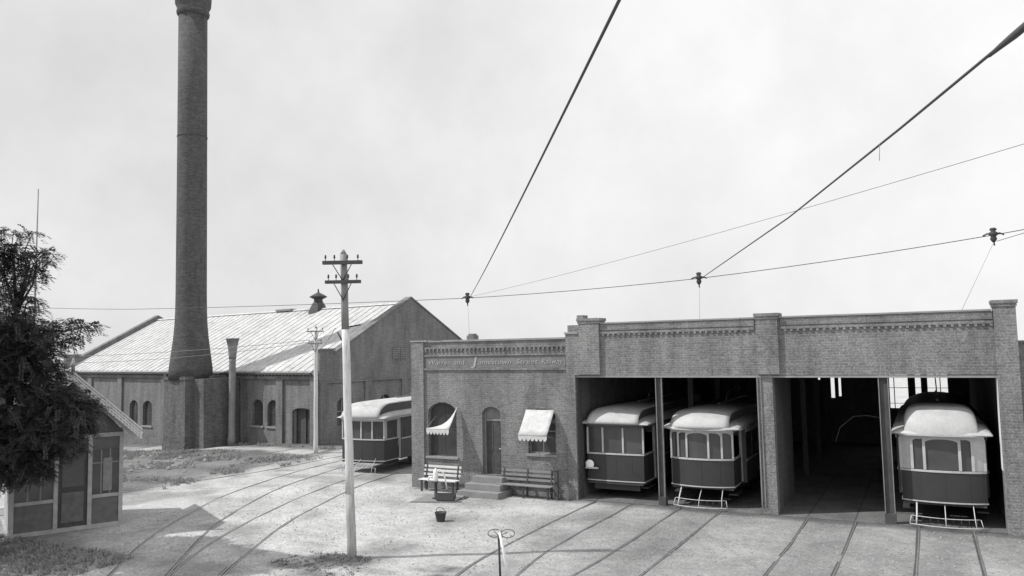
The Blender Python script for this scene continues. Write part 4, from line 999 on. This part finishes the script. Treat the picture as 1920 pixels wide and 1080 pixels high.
# bucket
bk = empty('bucket', (-12.78, 19.32, 0), 0, 'dark iron bucket standing alone in the middle of the yard', 'bucket')
q = MB(); q.lathe([(.11, .0), (.12, .02), (.17, .26), (.18, .27), (.165, .27), (.115, .03)], n=18); q.build('pail', M['iron'], bk)
q = MB(); q.tube([(.175*math.cos(PI*i/8), .03-.06*math.sin(PI*i/8), .26+.17*math.sin(PI*i/8)*.9) for i in range(9)], .009, 6); q.build('handle', M['iron'], bk)
# switch stand in the foreground
ss = empty('switch_stand', (-7.95, 14.2, 0), math.radians(28), 'track switch stand with a white lever and round target in the foreground', 'switch stand')
q = MB(); q.box(-.22, .22, -.12, .12, 0, .07); q.tube([(0, 0, .07), (0, 0, .3)], [.09, .05], 10); q.build('stand_base', M['iron'], ss)
q = MB(); q.tube([(0, 0, .3), (-.02, 0, 1.16)], .022, 8); q.build('spindle', M['iron'], ss)
q = MB(); q.tube([(.20, -.1, .15), (.08, -.06, .85), (-.0, -.03, 1.24)], [.034, .03, .024], 8); q.build('lever', M['white'], ss)
q = MB()
ring = [(.14*math.cos(2*PI*i/14)+.17, -.02, 1.21+.085*math.sin(2*PI*i/14)) for i in range(15)]
q.tube(ring, .012, 6); q.tube([(p[0]-.27, p[1], p[2]+.01) for p in ring[2:13]], .012, 6)
for a in (.3, 1.2, 2.2, 3.4, 4.6, 5.6): q.tube([(-.02, -.02, 1.16), (-.02+.19*math.cos(a), -.02, 1.2+.11*math.sin(a))], .009, 5)
q.build('target', M['greyiron'], ss)
q = MB(); q.box(-1.5, 0, -.03, .03, .02, .05); q.build('throw_rod', M['iron'], ss)
# spent sleepers and stones near the grass
for i, (x, y, l, a, w_) in enumerate([(-33.5, 22.6, .9, .5, 'weathered plank end lying in the grass nearest the kiosk'), (-31.6, 24.5, 1.1, .25, 'pale plank lying in the grass farther from the kiosk')]):
    q = MB(); q.box(-l/2, l/2, -.08, .08, 0, .09); o = tag(q.build('plank', M['stone']), w_, 'plank', 'planks lying in the grass'); o.location = (x, y, gz(x, y)+.02); o.rotation_euler = (0, .03, a)

# ------------------------------------------------------------------ light, sky, camera
EL = math.radians(49); az = Vector((-.85, -.53, 0)).normalized()
to_sun = Vector((az.x*math.cos(EL), az.y*math.cos(EL), math.sin(EL)))
sd = bpy.data.lights.new('sun', 'SUN'); sd.energy = 3.6; sd.angle = math.radians(.9); sd.color = (1, .995, .985)
so = bpy.data.objects.new('sun', sd); COL.objects.link(so); so.rotation_euler = to_sun.to_track_quat('Z', 'Y').to_euler(); so.location = (-30, -20, 40)
w = bpy.data.worlds.new('World'); S.world = w; w.use_nodes = True; N = w.node_tree.nodes; L = w.node_tree.links
bg = N['Background']; bg.inputs['Strength'].default_value = .12
sk = N.new('ShaderNodeTexSky'); sk.sky_type = 'NISHITA'; sk.sun_disc = False; sk.sun_elevation = EL; sk.sun_rotation = math.atan2(az.x, az.y); sk.dust_density = 3
bw = N.new('ShaderNodeRGBToBW'); L.new(sk.outputs[0], bw.inputs[0])
tc = N.new('ShaderNodeTexCoord'); n1 = N.new('ShaderNodeTexNoise'); n1.inputs['Scale'].default_value = 2.2; n1.inputs['Detail'].default_value = 8; n1.inputs['Roughness'].default_value = .6
L.new(tc.outputs['Generated'], n1.inputs['Vector'])
n2 = N.new('ShaderNodeTexNoise'); n2.inputs['Scale'].default_value = 14; n2.inputs['Detail'].default_value = 5; L.new(tc.outputs['Generated'], n2.inputs['Vector'])
ad = N.new('ShaderNodeMath'); ad.operation = 'MULTIPLY_ADD'; ad.inputs[1].default_value = .18; L.new(n2.outputs['Fac'], ad.inputs[0]); L.new(n1.outputs['Fac'], ad.inputs[2])
mr = N.new('ShaderNodeMapRange'); mr.inputs['From Min'].default_value = .38; mr.inputs['From Max'].default_value = .72; mr.inputs['To Min'].default_value = 7.0; mr.inputs['To Max'].default_value = 8.6
L.new(ad.outputs[0], mr.inputs['Value'])
mx = N.new('ShaderNodeMix'); mx.inputs['Factor'].default_value = .85; L.new(bw.outputs[0], mx.inputs['A']); sxyz = N.new('ShaderNodeSeparateXYZ'); L.new(tc.outputs['Generated'], sxyz.inputs[0])
gr = N.new('ShaderNodeMath'); gr.operation = 'MULTIPLY_ADD'; gr.inputs[1].default_value = 2.3; L.new(sxyz.outputs['X'], gr.inputs[0]); L.new(mr.outputs[0], gr.inputs[2])
L.new(gr.outputs[0], mx.inputs['B'])
L.new(mx.outputs['Result'], bg.inputs['Color'])

f = 1450.; roll = math.radians(1.1); pitch = math.atan(113.5/1450); yaw = math.radians(28)
fw = Vector((-math.sin(yaw)*math.cos(pitch), math.cos(yaw)*math.cos(pitch), math.sin(pitch))); rt = Vector((math.cos(yaw), math.sin(yaw), 0)); up = rt.cross(fw)
rt2 = rt*math.cos(roll)-up*math.sin(roll); up2 = rt2.cross(fw)
cd = bpy.data.cameras.new('camera'); cd.sensor_width = 36; cd.lens = f/1920*36; cd.clip_end = 6000; cd.clip_start = .1
co = bpy.data.objects.new('camera', cd); COL.objects.link(co)
co.matrix_world = Matrix(((rt2.x, up2.x, -fw.x, 0), (rt2.y, up2.y, -fw.y, 0), (rt2.z, up2.z, -fw.z, 5.0), (0, 0, 0, 1)))
S.camera = co
S.view_settings.view_transform = 'Standard'; S.view_settings.look = 'None'; S.view_settings.exposure = 0.16; S.view_settings.gamma = 1
S.render.engine = 'CYCLES'
